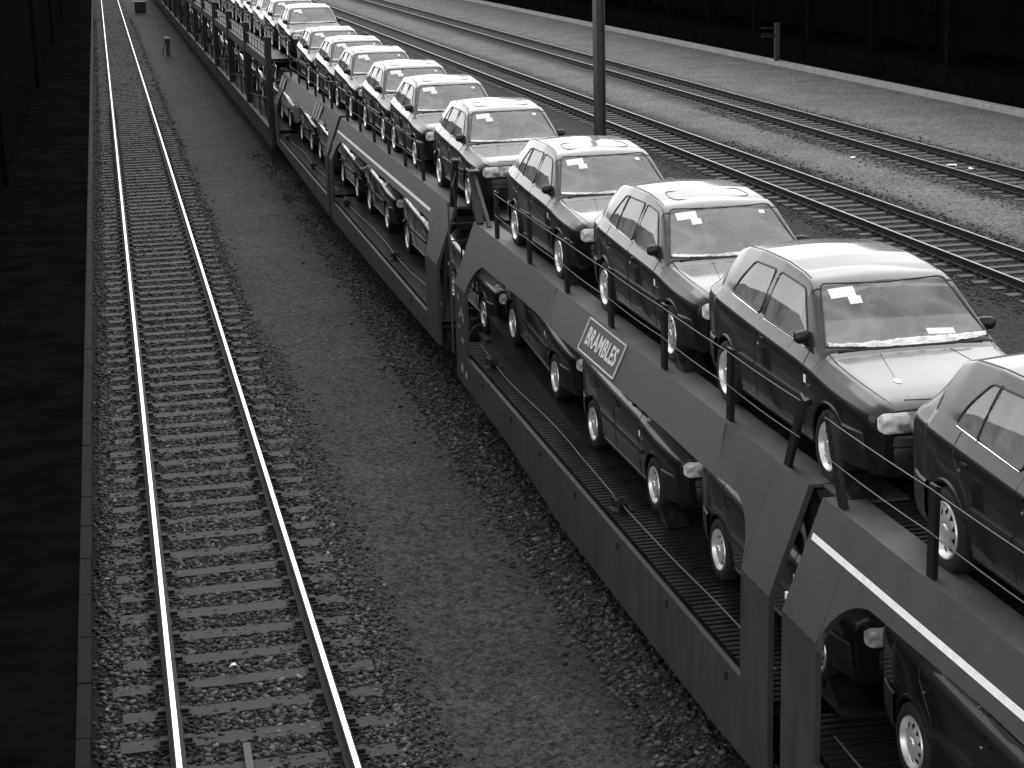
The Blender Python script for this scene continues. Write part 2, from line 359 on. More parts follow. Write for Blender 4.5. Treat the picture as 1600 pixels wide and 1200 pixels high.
def stones(name, regions, label):
    """ every stone is real geometry, merged into one mesh: nobody could count them """
    protos = []
    for s in range(6):
        me = stone_mesh(s); protos.append((np.array([v.co[:] for v in me.vertices]), np.array([p.vertices[:] for p in me.polygons]))); bpy.data.meshes.remove(me)
    V = []; Fc = []; T = []; base = 0
    for (x0, x1, y0, y1, dens, smin, smax, tone, soft) in regions:
        n = int((x1-x0)*(y1-y0)*dens)
        Y = y0+(y1-y0)*rng.random(n)**1.1; X = rng.uniform(x0, x1, n); X = X+soft*np.abs(rng.normal(0, 1, n))*np.where(X > (x0+x1)/2, 1, -1)*(rng.random(n) < .25) 
        sz = smin+(smax-smin)*rng.random(n)**2; ang = rng.uniform(0, 2*PI, n); tl = rng.uniform(-.5, .5, n)
        for i in range(n):
            for c_ in TRK.values():
                if abs(X[i]-c_) < 1.27 and c_ != TRK['train'] and abs(((Y[i]+2.1)/SP-.5+.5) % 1-.5) < .17 and rng.random() < (.74 if abs(X[i]-c_) < .85 else .5): break
            else: c_ = None
            if c_ is not None: continue
            pv, pf = protos[i % 6]
            c, s = math.cos(ang[i]), math.sin(ang[i]); t = tl[i]
            q = pv*sz[i]; q = np.stack([q[:, 0]*c-q[:, 1]*s, q[:, 0]*s+q[:, 1]*c, q[:, 2]+q[:, 0]*t], 1)
            q += (X[i], Y[i], gh(X[i], Y[i])+sz[i]*.12)
            V.append(q); Fc.append(pf+base); base += len(q)
            dr = min(abs(X[i]-TRK['left']-.7525), abs(X[i]-TRK['left']+.7525)); k = .25 if dr < .2 else 1
            tv = tone*k*(.22+1.35*rng.random()**2)*(2.4 if rng.random() < .04 else 1)
            T.append(np.full(len(pf), tv))
    V = np.concatenate(V); Fc = np.concatenate(Fc); T = np.concatenate(T)
    me = bpy.data.meshes.new(name); me.vertices.add(len(V)); me.vertices.foreach_set('co', V.ravel().astype(np.float32))
    me.loops.add(len(Fc)*3); me.loops.foreach_set('vertex_index', Fc.ravel().astype(np.int32))
    me.polygons.add(len(Fc)); me.polygons.foreach_set('loop_start', np.arange(0, len(Fc)*3, 3, dtype=np.int32)); me.polygons.foreach_set('loop_total', np.full(len(Fc), 3, dtype=np.int32))
    a = me.attributes.new('tone', 'FLOAT', 'FACE'); a.data.foreach_set('value', T.astype(np.float32))
    me.update(calc_edges=True); me.validate(); o = link(name, me, M['stone']); tag(o, label, kind='stuff'); return o
stones('ballast', [(-.52, 2.35, 12.6, 28, 640, .03, .075, .068, .09), (-.52, 2.35, 28, 50, 260, .035, .085, .058, .1), (-.5, 2.35, 50, 80, 90, .04, .09, .04, .12), (-.5, 2.35, 80, 150, 34, .05, .1, .035, .12), (2.3, 2.65, 12.5, 32, 260, .02, .06, .05, .2),
                   (4.35, 5.1, 10, 34, 420, .03, .08, .055, .16), (4.45, 5.1, 34, 60, 160, .04, .08, .048, .15), (2.9, 4.3, 12, 36, 55, .008, .03, .09, 0),
                   (15.9, 19.4, 25, 56, 110, .03, .08, .045, .3), (21.5, 25.0, 38, 66, 80, .03, .08, .07, .3)], 'loose grey ballast stones along the tracks')

# ------------------------------------------------------------------ car
NOSE, TAIL = -2.0, 1.97
KY = np.array([-1.985, -1.955, -1.88, -1.7, -1.24, -.97, -.90, -.60, -.32, -.22, 0, .4, 1.0, 1.42, 1.60, 1.88, 1.93, 1.97])
KP = dict(
 zbot=[.26, .22, .20, .20, .19, .18, .18, .18, .18, .18, .18, .18, .18, .19, .20, .22, .24, .28],
 wsil=[.62, .68, .72, .74, .77, .78, .78, .78, .78, .78, .78, .78, .78, .76, .74, .70, .67, .62],
 wmid=[.70, .755, .79, .815, .838, .845, .846, .8475, .8475, .8475, .8475, .8475, .842, .83, .82, .79, .765, .72],
 wbel=[.68, .735, .765, .785, .795, .803, .805, .808, .808, .808, .808, .808, .803, .79, .78, .755, .735, .69],
 zbel=[.685, .71, .73, .75, .80, .835, .845, .868, .88, .885, .893, .91, .935, .95, .955, .955, .93, .86],
 wedg=[.64, .67, .69, .70, .722, .738, .738, .694, .628, .602, .592, .588, .58, .57, .565, .61, .62, .60],
 zedg=[.722, .747, .768, .795, .845, .875, .89, 1.075, 1.275, 1.325, 1.355, 1.378, 1.366, 1.33, 1.285, .99, .95, .88],
 ztop=[.737, .768, .795, .825, .875, .91, .94, 1.135, 1.335, 1.375, 1.405, 1.427, 1.418, 1.385, 1.335, 1.005, .965, .89])
NS = 120
st = np.unique(np.round(np.concatenate([np.linspace(-1.99, 1.97, NS), [-.97, -.90, -.32, 1.6]]), 4))
PP = {k: np.interp(st, KY, v) for k, v in KP.items()}
for k in PP:
    a = PP[k].copy()
    for _ in range(2): a[1:-1] = .25*a[:-2]+.5*a[1:-1]+.25*a[2:]
    PP[k] = a
SEG = [2, 2, 3, 4, 4, 3, 2, 11, 4, 3, 9]
def section(i):
    p = {k: PP[k][i] for k in PP}
    gh_ = p['zedg']-p['zbel']; f = min(1, max(0, (gh_-.06)/.1))
    wb2 = p['wbel']-.028*f-.03*(1-f); zb2 = p['zbel']+.022*f+.012*(1-f)
    K = [(0, p['zbot']), (p['wsil']*.75, p['zbot']), (p['wsil'], p['zbot']+.03), (p['wmid']-.022, .38), (p['wmid']-.008, .56), (p['wmid'], max(.6, p['zbel']-.085)) if p['zbel'] > .72 else (p['wmid']-.004, .59),
         (p['wbel'], p['zbel']-.012), (wb2, zb2), None, (p['wedg'], p['zedg']), (p['wedg']*.93, p['zedg']+(p['ztop']-p['zedg'])*.45), (0, p['ztop'])]
    # bow of the side glass
    mx = (K[7][0]+K[9][0])/2+.014*f; mz = (K[7][1]+K[9][1])/2; K[8] = (mx, mz)
    K = np.array(K, float)
    ext = np.vstack([[-K[1][0], K[1][1]], K, [-K[-2][0], K[-2][1]]])
    sharp = {1, 2, 7, 9}
    out = []
    seg = [2, 2, 3, 4, 4, 3, 2, 6, 6, 3, 12]
    for s in range(len(K)-1):
        p0, p1, p2, p3 = ext[s], ext[s+1], ext[s+2], ext[s+3]
        t1 = (p2-p0)*.5; t2 = (p3-p1)*.5
        if s in (7,) : t1 = (p2-p1)
        if s+1 in (7, 9): t2 = (p2-p1)
        if s in (0, 1): t1 = t2 = (p2-p1)
        ln = np.linalg.norm(p2-p1)
        for t in (t1, t2):
            pass
        n1 = np.linalg.norm(t1)+1e-9; n2 = np.linalg.norm(t2)+1e-9
        t1 = t1*min(1, ln/n1); t2 = t2*min(1, ln/n2)
        for q in range(seg[s]):
            t = q/seg[s]; h00 = 2*t**3-3*t*t+1; h10 = t**3-2*t*t+t; h01 = -2*t**3+3*t*t; h11 = t**3-t*t
            out.append(h00*p1+h10*t1+h01*p2+h11*t2)
    out.append(K[-1])
    return np.array(out)
secs = [section(i) for i in range(len(st))]
NH = len(secs[0])
IGL = 2+2+3+4+4+3+2          # index where side glass starts
IED = IGL+12                 # roof edge index
def shell_grid():
    V = []; 
    for i, y in enumerate(st):
        h = secs[i]
        ring = [(x, y, z) for x, z in h] + [(-x, y, z) for x, z in h[-2:0:-1]]
        V.append(ring)
    return np.array(V)       # ns x nr x 3
GRID = shell_grid(); NR = GRID.shape[1]
def side_idx(j):   # -> half index
    return j if j < NH else NR-j
def inpoly(p, poly):
    x, y = p; c = False; n = len(poly)
    for i in range(n):
        x1, y1 = poly[i]; x2, y2 = poly[(i+1) % n]
        if (y1 > y) != (y2 > y) and x < (x2-x1)*(y-y1)/(y2-y1)+x1: c = not c
    return c
def nearest(p, poly):
    best = None
    for i in range(len(poly)):
        a = np.array(poly[i]); b = np.array(poly[(i+1) % len(poly)]); d = b-a; t = max(0, min(1, np.dot(np.array(p)-a, d)/(d@d+1e-12)))
        q = a+t*d; r = np.hypot(*(q-p))
        if best is None or r < best[0]: best = (r, q)
    return best
def rounded(poly, r=.04, n=5):
    out = []; k = len(poly)
    for i in range(k):
        a, b, c = [np.array(poly[j % k], float) for j in (i-1, i, i+1)]
        rr = r[i] if isinstance(r, (list, tuple)) else r
        u = (a-b); v = (c-b); lu, lv = np.linalg.norm(u), np.linalg.norm(v); d = min(rr, lu*.45, lv*.45); p0 = b+u/lu*d; p2 = b+v/lv*d
        for t in np.linspace(0, 1, n): out.append(tuple((1-t)**2*p0+2*t*(1-t)*b+t*t*p2))
    return out
base_faces = [(i*NR+j, i*NR+(j+1) % NR, (i+1)*NR+(j+1) % NR, (i+1)*NR+j) for i in range(len(st)-1) for j in range(NR)]
base_V = GRID.reshape(-1, 3)
CAPC = (0., float(st[0])-.004, .48)
cap_faces = [(j, (j+1) % NR, len(base_V)) for j in range(NR)]
BVH = BVHTree.FromPolygons([tuple(v) for v in base_V]+[CAPC], base_faces+cap_faces)
def side_pt(sgn, y, z, off=0.):
    h = BVH.ray_cast(Vector((sgn*2, y, z)), Vector((-sgn, 0, 0)))
    if h[0] is None: return Vector((sgn*.7, y, z))
    return Vector((h[0].x+sgn*off, y, z))
def top_pt(x, y, off=0.):
    h = BVH.ray_cast(Vector((x, y, 3)), Vector((0, 0, -1)))
    return Vector((x, y, (h[0].z if h[0] else .7)+off))
def front_pt(x, z, off=0.):
    h = BVH.ray_cast(Vector((x, -4, z)), Vector((0, 1, 0)))
    return Vector((x, (h[0].y if h[0] else -1.9)-off, z))

FRONT5 = [(-.66, .915), (.20, .935), (.215, 1.315), (-.17, 1.29), (-.26, 1.235)]
REAR5 = [(.30, .94), (1.27, .99), (1.20, 1.12), (1.03, 1.295), (.30, 1.315)]
FRONT3 = [(-.66, .915), (.40, .945), (.40, 1.315), (-.17, 1.29), (-.26, 1.235)]
REAR3 = [(.51, .955), (1.27, .99), (1.20, 1.12), (1.03, 1.295), (.51, 1.315)]
WS = rounded([(-.705, -.84), (-.35, -.90), (0, -.92), (.35, -.90), (.705, -.84), (.535, -.27), (.3, -.315), (0, -.33), (-.3, -.315), (-.535, -.27)], [.03, .02, .02, .02, .03, .06, .02, .02, .02, .06])
RW = rounded([(-.50, 1.64), (.50, 1.64), (.55, 1.84), (-.55, 1.84)], .05)
WY = (-1.2375, 1.2375); WR = .285; AR = .335
def car_prototype(kind):
    five = kind == 'five'
    polys = [rounded(p, .05) for p in ((FRONT5, REAR5) if five else (FRONT3, REAR3))]
    V = base_V.copy()
    regs = {}
    # classify faces
    ncell = len(base_faces); cls = np.zeros(ncell, int)
    for f, (a, b, c, d) in enumerate(base_faces):
        j = f % NR; hi = min(side_idx(j), side_idx((j+1) % NR))
        cen = (V[a]+V[b]+V[c]+V[d])/4; x, y, z = cen
        if hi < IED and z > .88 and IGL <= hi+1:
            for k, pl in enumerate(polys):
                if inpoly((y, z), pl): cls[f] = 1+k+(0 if x > 0 else 2)
        if z > .9 and abs(x) < .74 and (hi >= IED-2):
            if inpoly((x, y), WS): cls[f] = 5
            if inpoly((x, y), RW): cls[f] = 6
        if abs(x) > .45 and z < .75:
            for wy in WY:
                if math.hypot(y-wy, z-WR) < AR: cls[f] = 9
    vc = [set() for _ in range(len(V))]
    for f, q in enumerate(base_faces):
        for i in q: vc[i].add(cls[f])
    for i, s in enumerate(vc):
        if len(s) < 2: continue
        x, y, z = V[i]; sg = 1 if x > 0 else -1
        k = max(s)
        if k in (1, 2, 3, 4):
            r, q = nearest((y, z), polys[(k-1) % 2]); 
            if r < .05: V[i] = side_pt(sg, q[0], q[1])
        elif k in (5, 6):
            r, q = nearest((x, y), WS if k == 5 else RW)
            if r < .06: V[i] = top_pt(q[0], q[1])
        elif k == 9:
            wy = min(WY, key=lambda t: abs(y-t)); d = math.hypot(y-wy, z-WR)
            if abs(x) > .55 and z > .22:
                ny, nz = wy+(y-wy)/d*AR, WR+(z-WR)/d*AR
                if nz > .2: V[i] = (side_pt(sg, ny, nz).x, ny, nz)
    root = empty('hatchback_car')
    bodym = M['paintA']
    def sub(name, ids, m, parent, sm=True):
        idx = {}; vs = []; fs = []
        for f in ids:
            t = []
            for i in base_faces[f]:
                if i not in idx: idx[i] = len(vs); vs.append(tuple(V[i]))
                t.append(idx[i])
            fs.append(tuple(t))
        mb = MB(); mb.add(vs, fs)
        return mb, vs
    mb, vs = sub('body', [f for f in range(ncell) if cls[f] == 0], bodym, root)
    # close nose and tail
    mb.add([tuple(v) for v in V[:NR]]+[CAPC], [(j, (j+1) % NR, NR) for j in range(NR)]); mb.add([tuple(v) for v in V[-NR:]], [tuple(range(NR))])
    body = mb.build('body', [bodym, M['trim']], root)
    bm = bmesh.new(); bm.from_mesh(body.data); bmesh.ops.remove_doubles(bm, verts=bm.verts, dist=1e-4); bmesh.ops.recalc_face_normals(bm, faces=bm.faces)
    bm.to_mesh(body.data); bm.free(); smooth_by_angle(body, 32)
    # arch lips and wheel wells
    for wy in WY:
        for sg in (-1, 1):
            wl = MB(); pts = []
            for t in np.linspace(-.12, PI+.12, 22):
                y = wy-math.cos(t)*(AR-.004); z = WR+math.sin(t)*(AR-.004)
                if z < .2: continue
                p = side_pt(sg, y, max(z, .24)); p.z = z; p.x += sg*.004; pts.append(p)
            wl.tube(pts, .014, 5, 1)
            n = 14
            ring = [(wy-math.cos(t)*AR, WR+math.sin(t)*AR) for t in np.linspace(-.2, PI+.2, n)]
            vs = [(sg*.80, y, z) for y, z in ring]+[(sg*.5, y, z) for y, z in ring]
            wl.add(vs, [(i, i+1, n+i+1, n+i) for i in range(n-1)], 1)
            wl.add([(sg*.5, y, z) for y, z in ring], [tuple(range(n))], 1)
            wl.build('wheel_arch', [bodym, M['trim']], root, smooth=False)
    # glass
    gid = {1: 'side_window', 2: 'side_window', 3: 'side_window', 4: 'side_window', 5: 'windscreen', 6: 'rear_window'}
    for k, nm in gid.items():
        mbk, _ = sub(nm, [f for f in range(ncell) if cls[f] == k], None, root)
        o = mbk.build(nm, M['glass'] if k == 5 else M['sideglass'], root, smooth=True)
        av = sum((p.normal*p.area for p in o.data.polygons), Vector())
        if av.dot({1: Vector((1, 0, 0)), 2: Vector((1, 0, 0)), 3: Vector((-1, 0, 0)), 4: Vector((-1, 0, 0)), 5: Vector((0, -.3, 1)), 6: Vector((0, .5, 1))}[k]) < 0: o.data.flip_normals()
        # rubber seal round it
        sm = MB()
        if k <= 4:
            pl = polys[(k-1) % 2]; sg = 1 if k <= 2 else -1
            sm.tube([side_pt(sg, y, z, .002) for y, z in pl], .009, 5, closed=True)
            b0, b1 = pl[2], pl[7]
            pts = [side_pt(sg, y, pl[3][1]+(pl[6][1]-pl[3][1])*(y-pl[3][0])/(pl[6][0]-pl[3][0])-.012, .006) for y in np.linspace(pl[3][0], pl[6][0], 8)]
            sm.tube(pts, .006, 5, 1)
            if five and (k-1) % 2 == 1:
                sm.tube([side_pt(sg, .93-.02*t, .97+.34*t, .003) for t in np.linspace(0, 1, 6)], .010, 5)
        else:
            pl = WS if k == 5 else RW
            sm.tube([top_pt(x, y, .001) for x, y in pl], .009, 5, closed=True)
        sm.build('window_seal', [M['seal'], M['chrome']], o)
        if k == 5: wsob = o
    # panel gaps and roof gutters
    sm = MB()
    ds = [[(-.70, .25), (-.72, .5), (-.70, .80), (-.67, .90)]]
    yb = .255 if five else .455
    ds.append([(yb, .93), (yb, .5), (yb-.01, .24)])
    if five: ds.append([(1.16, .96), (1.12, .80), (.93, .60), (.90, .45), (.88, .24)])
    for sg in (-1, 1):
        for d in ds:
            pts = [];
            for a, b in zip(d[:-1], d[1:]):
                for t in np.linspace(0, 1, 6)[:-1]: pts.append(side_pt(sg, a[0]+(b[0]-a[0])*t, a[1]+(b[1]-a[1])*t, .0005))
            pts.append(side_pt(sg, d[-1][0], d[-1][1], .0005)); sm.tube(pts, .0042, 4)
        # bonnet edge
        sm.tube([top_pt(sg*x, y, .0005) for x, y in ((.70, -.89), (.70, -1.1), (.69, -1.35), (.675, -1.55), (.66, -1.72), (.64, -1.85), (.615, -1.93))], .0042, 4)
        # gutter
        sm.tube([top_pt(sg*(np.interp(y, st, PP['wedg'])-.035), y, .001) for y in np.linspace(-.15, 1.5, 16)], .006, 4)
        sm.tube([top_pt(sg*x, y, .0005) for x, y in ((.30, -.98), (.36, -1.3), (.42, -1.6), (.45, -1.86))], .0022, 4)
    sm.tube([top_pt(x, -.925+.05*abs(x), .001) for x in np.linspace(-.62, .62, 12)], .01, 4)
    sm.tube([top_pt(x, -1.93+.05*x*x*3, .0) for x in np.linspace(-.5, .5, 12)], .005, 4)
    # fuel flap on the right
    sm.build('panel_gap', M['seal'], root)
    if kind == 'five':
        s2 = MB(); pl = rounded([(-.40, .0), (.40, .0), (.43, .12), (.40, .40), (-.40, .40), (-.43, .12)], .06)
        s2.tube([top_pt(x, y-.06, .0005) for x, y in pl], .0055, 4, closed=True)
        sr = s2.build('sunroof', M['seal'], root)
    # headlights
    for sg in (-1, 1):
        pl = rounded([(.30, .57), (.69, .565), (.738, .59), (.738, .69), (.69, .718), (.31, .722)], .03) 
        ce = (.53, .645); vs = []; n = len(pl)
        for s_ in (1, .97, .6, .3):
            for x, z in pl:
                X = ce[0]+(x-ce[0])*s_; Z = ce[1]+(z-ce[1])*s_; p = front_pt(sg*X, Z, .004 if s_ == 1 else .018); vs.append(p)
        vs.append(front_pt(sg*ce[0], ce[1], .022))
        fs = [(r*n+i, r*n+(i+1) % n, (r+1)*n+(i+1) % n, (r+1)*n+i) for r in range(3) for i in range(n)]+[(3*n+i, 3*n+(i+1) % n, 4*n) for i in range(n)]
        if sg > 0: fs = [f[::-1] for f in fs]
        hb = MB(); hb.add(vs, fs); hb.build('headlight', M['lamp'], root, smooth=True)
        sm = MB(); sm.tube([front_pt(sg*x, z, .006) for x, z in pl], .008, 5, closed=True); sm.build('lamp_surround', M['trim'], root)
    # grille between the lamps
    gr = MB()
    for k in range(3):
        z = .605+.035*k
        gr.tube([front_pt(x, z, .012) for x in np.linspace(-.34, .34, 10)], .011, 5)
    n = 10; gx = np.linspace(-.35, .35, n)
    gr.add([front_pt(x, .58, .005) for x in gx]+[front_pt(x, .70, .005) for x in gx], [(i, i+1, n+i+1, n+i) for i in range(n-1)])
    gr.build('grille', M['trim'], root)
    # bumpers
    def bumper(front, name):
        path = [(.848, 1.53), (.835, 1.66), (.80, 1.80), (.73, 1.92), (.60, 2.0), (.4, 2.045), (.2, 2.06), (0, 2.065)]
        path = path+[(-x, y) for x, y in path[-2::-1]]; sgn = -1 if front else 1
        prof = [(-.08, .50), (-.012, .545), (.0, .53), (.004, .47), (-.004, .455), (.0, .44), (-.006, .34), (-.03, .26), (-.10, .22)]
        mb = MB(); vs = []
        for i, (x, y) in enumerate(path):
            a = path[max(i-1, 0)]; b = path[min(i+1, len(path)-1)]; d = Vector((b[0]-a[0], b[1]-a[1])); d.normalize(); nrm = Vector((d.y, -d.x))
            if nrm.dot(Vector((x, y*.2+.0001))) < 0: nrm = -nrm
            for o_, z in prof: vs.append((x+nrm.x*o_, sgn*(y+nrm.y*o_), z))
        k = len(prof); fs = [(i*k+j, i*k+j+1, (i+1)*k+j+1, (i+1)*k+j) for i in range(len(path)-1) for j in range(k-1)]
        mb.add(vs, fs); o = mb.build(name, M['trimgrey'], root); 
        bm = bmesh.new(); bm.from_mesh(o.data); bmesh.ops.recalc_face_normals(bm, faces=bm.faces); bm.to_mesh(o.data); bm.free(); smooth_by_angle(o, 30)
        return o
    fb = bumper(True, 'front_bumper'); bumper(False, 'rear_bumper')
    mb = MB(); mb.box(-.52, -.26, -2.073, -2.05, .385, .43); mb.box(.26, .52, -2.073, -2.05, .385, .43); mb.build('indicator', M['trim'], fb)
    mb = MB(); mb.box(-.26, .26, -2.078, -2.05, .36, .47); mb.build('number_plate_panel', M['dash'], fb)
    for sg in (-1, 1):
        # rub strip
        mb = MB()
        for y0, y1 in ((-.86, yb-.01), (yb+.01, .86)):
            pts = [side_pt(sg, y, .53) for y in np.linspace(y0, y1, 5)]
            for a, b in zip(pts[:-1], pts[1:]): mb.bar(a+Vector((sg*.008, 0, 0)), b+Vector((sg*.008, 0, 0)), .022, .05)
        mb.build('rub_strip', M['trimgrey'], root)
        mb = MB(); pts = [side_pt(sg, y, .235, .004) for y in np.linspace(-.86, .86, 7)]; mb.tube(pts, .016, 5); mb.build('sill_trim', M['trimgrey'], root)
        # handles
        for hy in ([yb-.14, 1.02] if five else [yb-.14]):
            mb = MB(); p = side_pt(sg, hy, .80)
            mb.lathe([(-.004, .036), (.004, .034), (.004, 0.001)], 12, 'x', (p.x+sg*.001, p.y, p.z)); h1 = mb.build('door_handle', M['trim'], root)
            mb = MB(); mb.box(p.x-.012, p.x+.012, p.y-.10, p.y-.015, .785, .815); mb.build('handle_grip', M['trim'], h1)
            mb = MB(); mb.lathe([(-.004, .012), (.008, .011), (.008, .001)], 8, 'x', (p.x, p.y+.03, .74)); mb.build('lock_barrel', M['chrome'], h1)
        # mirror
        mb = MB(); p = side_pt(sg, -.60, .965); p.x -= sg*.025
        prof = [(0, .045), (.02, .072), (.06, .078), (.11, .072), (.14, .045)]
        vs = []; n = 12
        for d, r in prof:
            for j in range(n):
                t = 2*PI*j/n; vs.append((p.x+sg*(.0+d), -.575+.045*math.cos(t)*(r/.085)-.02*(d > .1), .985+r*.72*math.sin(t)+.02*d))
        fs = [(i*n+j, i*n+(j+1) % n, (i+1)*n+(j+1) % n, (i+1)*n+j) for i in range(len(prof)-1) for j in range(n)]+[tuple((len(prof)-1)*n+j for j in range(n)), tuple(range(n))[::-1]]
        mb.add(vs, fs)
        mb.bar(side_pt(sg, -.60, .93), (p.x+sg*.05, -.58, .955), .05, .03)
        mo = mb.build('wing_mirror', M['trim'], root, weld=True); smooth_by_angle(mo, 50)
        mb = MB(); x0, x1 = sorted((p.x+sg*.02, p.x+sg*.125)); mb.box(x0, x1, -.531, -.524, .945, 1.02); mb.build('mirror_glass', M['chrome'], mo)
        # indicator + little white tag on the wing
        p = side_pt(sg, -.84, .655); mb = MB(); mb.box(p.x-.006, p.x+.006, -.87, -.81, .645, .67); mb.build('side_repeater', M['tail'], root)
        if sg < 0:
            p = side_pt(sg, -.76, .70, .003); mb = MB(); q = [side_pt(sg, -.79, .67, .003), side_pt(sg, -.735, .67, .003), side_pt(sg, -.735, .735, .003), side_pt(sg, -.79, .735, .003)]
            mb.add(q, [(0, 1, 2, 3)]); mb.build('paper_tag', M['paper'], root)
        # tail lamps
        mb = MB(); x0, x1 = sorted((sg*.48, sg*.71)); mb.box(x0, x1, 1.90, 1.985, .62, .86); o = mb.build('tail_light', M['tail'], root); bevel(o, .02)
    # papers inside the screen (facing viewer), film over the wipers
    def ws_patch(x0, x1, t0, t1, off, name, m, n=4):
        # t: 0 base .. 1 top of the screen
        def P(x, t): y = -.88+.56*t; return top_pt(x, y, off)
        vs = [P(x0+(x1-x0)*i/n, t0+(t1-t0)*j/n) for j in range(n+1) for i in range(n+1)]
        mb = MB(); mb.add(vs, [(j*(n+1)+i, j*(n+1)+i+1, (j+1)*(n+1)+i+1, (j+1)*(n+1)+i) for j in range(n) for i in range(n)]); return mb.build(name, m, root)
    ws_patch(-.50, -.28, .80, .965, .004, 'paper_sheet', M['paper']); ws_patch(-.36, -.25, .68, .80, .004, 'paper_sheet', M['paper'])
    if five: ws_patch(.40, .46, .84, .92, .004, 'paper_label', M['paper'])
    else:
        ws_patch(.18, .42, .10, .2, .004, 'paper_sheet', M['paper'])
        mb = MB(); mb.add([top_pt(x, y, .003) for x, y in ((-.43, -1.60), (-.385, -1.61), (-.375, -1.53), (-.40, -1.50), (-.44, -1.54))], [(0, 1, 2, 3, 4)]); mb.build('paper_scrap', M['paper'], root)
    # crumpled film along the screen base
    r = random.Random(3 if five else 5); mb = MB(); n = 60; rows = 5; vs = []
    for i in range(n+1):
        x = -.68+1.36*i/n; y0 = -.915+.14*abs(x)**2.2
        wv = (.008+.014*abs(math.sin(x*4.1+1))) if five else (.012+.03*abs(math.sin(x*2.3+1.2)))
        for j in range(rows):
            t = j/(rows-1); y = y0+.015+(t-.25)*wv*1.7+r.uniform(-.003, .003)
            p = top_pt(x, max(y, -.94)); p.z += .006+(.012 if five else .022)*math.sin(PI*t)*(.6+.4*math.sin(i*.7+j))+r.uniform(0, .006); vs.append(p)
    mb.add(vs, [(i*rows+j, i*rows+j+1, (i+1)*rows+j+1, (i+1)*rows+j) for i in range(n) for j in range(rows-1)])
    mb.build('wiper_cover', M['foam'], root)
        # seats, dash, steering wheel
    for (x, y, wd) in ((-.36, .10, .5), (.36, .10, .5), (0, .95, 1.25)):
        mb = MB()
        A = Matrix.Translation((x, y, .30)); mb.box(-wd/2, wd/2, -.30, .22, 0, .2, 0, A)
        B = Matrix.Translation((x, y+.22, .45)) @ Matrix.Rotation(math.radians(-18), 4, 'X'); mb.box(-wd/2, wd/2, -.06, .07, 0, .52, 0, B)
        for hx in ((0,) if wd < 1 else (-.36, .36)): mb.box(hx-.13, hx+.13, -.05, .05, .56, .74, 0, B)
        o = mb.build('seat', M['seat'], root); bevel(o, .04, 3)
    mb = MB(); mb.box(-.70, .70, -.92, -.55, .60, .86); mb.box(-.70, -.06, -.86, -.5, .80, .90); o = mb.build('dashboard', M['dash'], root); bevel(o, .03)
    mb = MB(); A = Matrix.Translation((-.36, -.36, .83)) @ Matrix.Rotation(math.radians(65), 4, 'X')
    mb.tube([A @ Vector((.185*math.cos(t), .185*math.sin(t), 0)) for t in [2*PI*i/20 for i in range(20)]], .015, 5, closed=True)
    mb.bar(A @ Vector((-.18, 0, 0)), A @ Vector((.18, 0, 0)), .04, .03); mb.build('steering_wheel', M['trim'], root)
    mb = MB(); mb.box(-.10, .10, -.30, -.29, 1.25, 1.30); mb.build('rear_view_mirror', M['trim'], root)
    # wheels
    for wy in WY:
        for sg in (-1, 1):
            tb = MB(); T = [(-.085, .19), (-.095, .215), (-.092, .262), (-.075, .281), (0, .286), (.075, .281), (.092, .262), (.095, .215), (.085, .19)]
            tb.lathe([(a, r_) for a, r_ in T], 36); wobj = tb.build('wheel', M['rubber'], root, smooth=True); wobj.location = (sg*.74, wy, .285)
            rb = MB(); q = -sg   # build on outer side
            def P(a, r_): return (sg*a, r_)
            rb.lathe([P(.086, .192), P(.098, .188), P(.098, .178), P(.078, .172), P(.062, .166)], 40)
            # perforated cover
            nR, nA = 9, 80; rr = np.linspace(.045, .166, nR); pts = []; keep = []
            prof = lambda r_: .062+.028*math.sin(min(1, (.166-r_)/.10)*PI*.5)*1.0
            HN = 10; holes = [(2*PI*(h+.5)/HN) for h in range(HN)]
            for ri in rr:
                for ai in range(nA):
                    t = 2*PI*ai/nA; pts.append([ri, t])
            def hd(ri, t):
                best = 9
                for h in holes:
                    dt = (t-h+PI) % (2*PI)-PI; d = math.hypot(dt*.128/.0165, (ri-.132)/.024)
                    best = min(best, d)
                return best
            fs = []
            P2 = [list(p) for p in pts]
            for i in range(nR-1):
                for j in range(nA):
                    ids = (i*nA+j, i*nA+(j+1) % nA, (i+1)*nA+(j+1) % nA, (i+1)*nA+j)
                    rc = (rr[i]+rr[i+1])/2; tcn = 2*PI*(j+.5)/nA
                    if hd(rc, tcn) < 1: continue
                    fs.append(ids)
            vs = [(sg*prof(p[0]), p[0]*math.cos(p[1]), p[0]*math.sin(p[1])) for p in P2]
            rb.add(vs, fs)
            rb.lathe([P(.0895, .045), P(.098, .038), P(.10, .026), P(.092, .0005)], 20)
            ro = rb.build('rim', M['rim'], wobj); smooth_by_angle(ro, 40)
            db = MB(); db.lathe([P(.03, .17), P(.03, .001)], 20); db.build('brake_disc', M['hubdark'], wobj)
            if sg > 0:
                for pnt in (): pass
    return root
def tree(o): return [o]+[t for c in o.children for t in tree(c)]
def copy_tree(o, parent=None, skip=(), swap=None):
    if o.name.split('.')[0] in skip: return None
    c = o.copy(); COL.objects.link(c); c.parent = parent
    for ch in o.children: copy_tree(ch, c, skip)
    return c
bpy.context.view_layer.update()
P5 = car_prototype('five'); P3 = car_prototype('three')
def variant(proto, m):
    """same shapes in another paint: body mesh copied once"""
    r = copy_tree(proto)
    for c in r.children:
        if c.name.startswith('body'):
            c.data = c.data.copy(); c.data.materials[0] = m
    return r
P5B = variant(P5, M['paintB']); P5C = variant(P5, M['paintC']); P3B = variant(P3, M['paintB'])
protos = {'5A': P5, '3A': P3, '5B': P5B, '5C': P5C, '3B': P3B}; used = set()
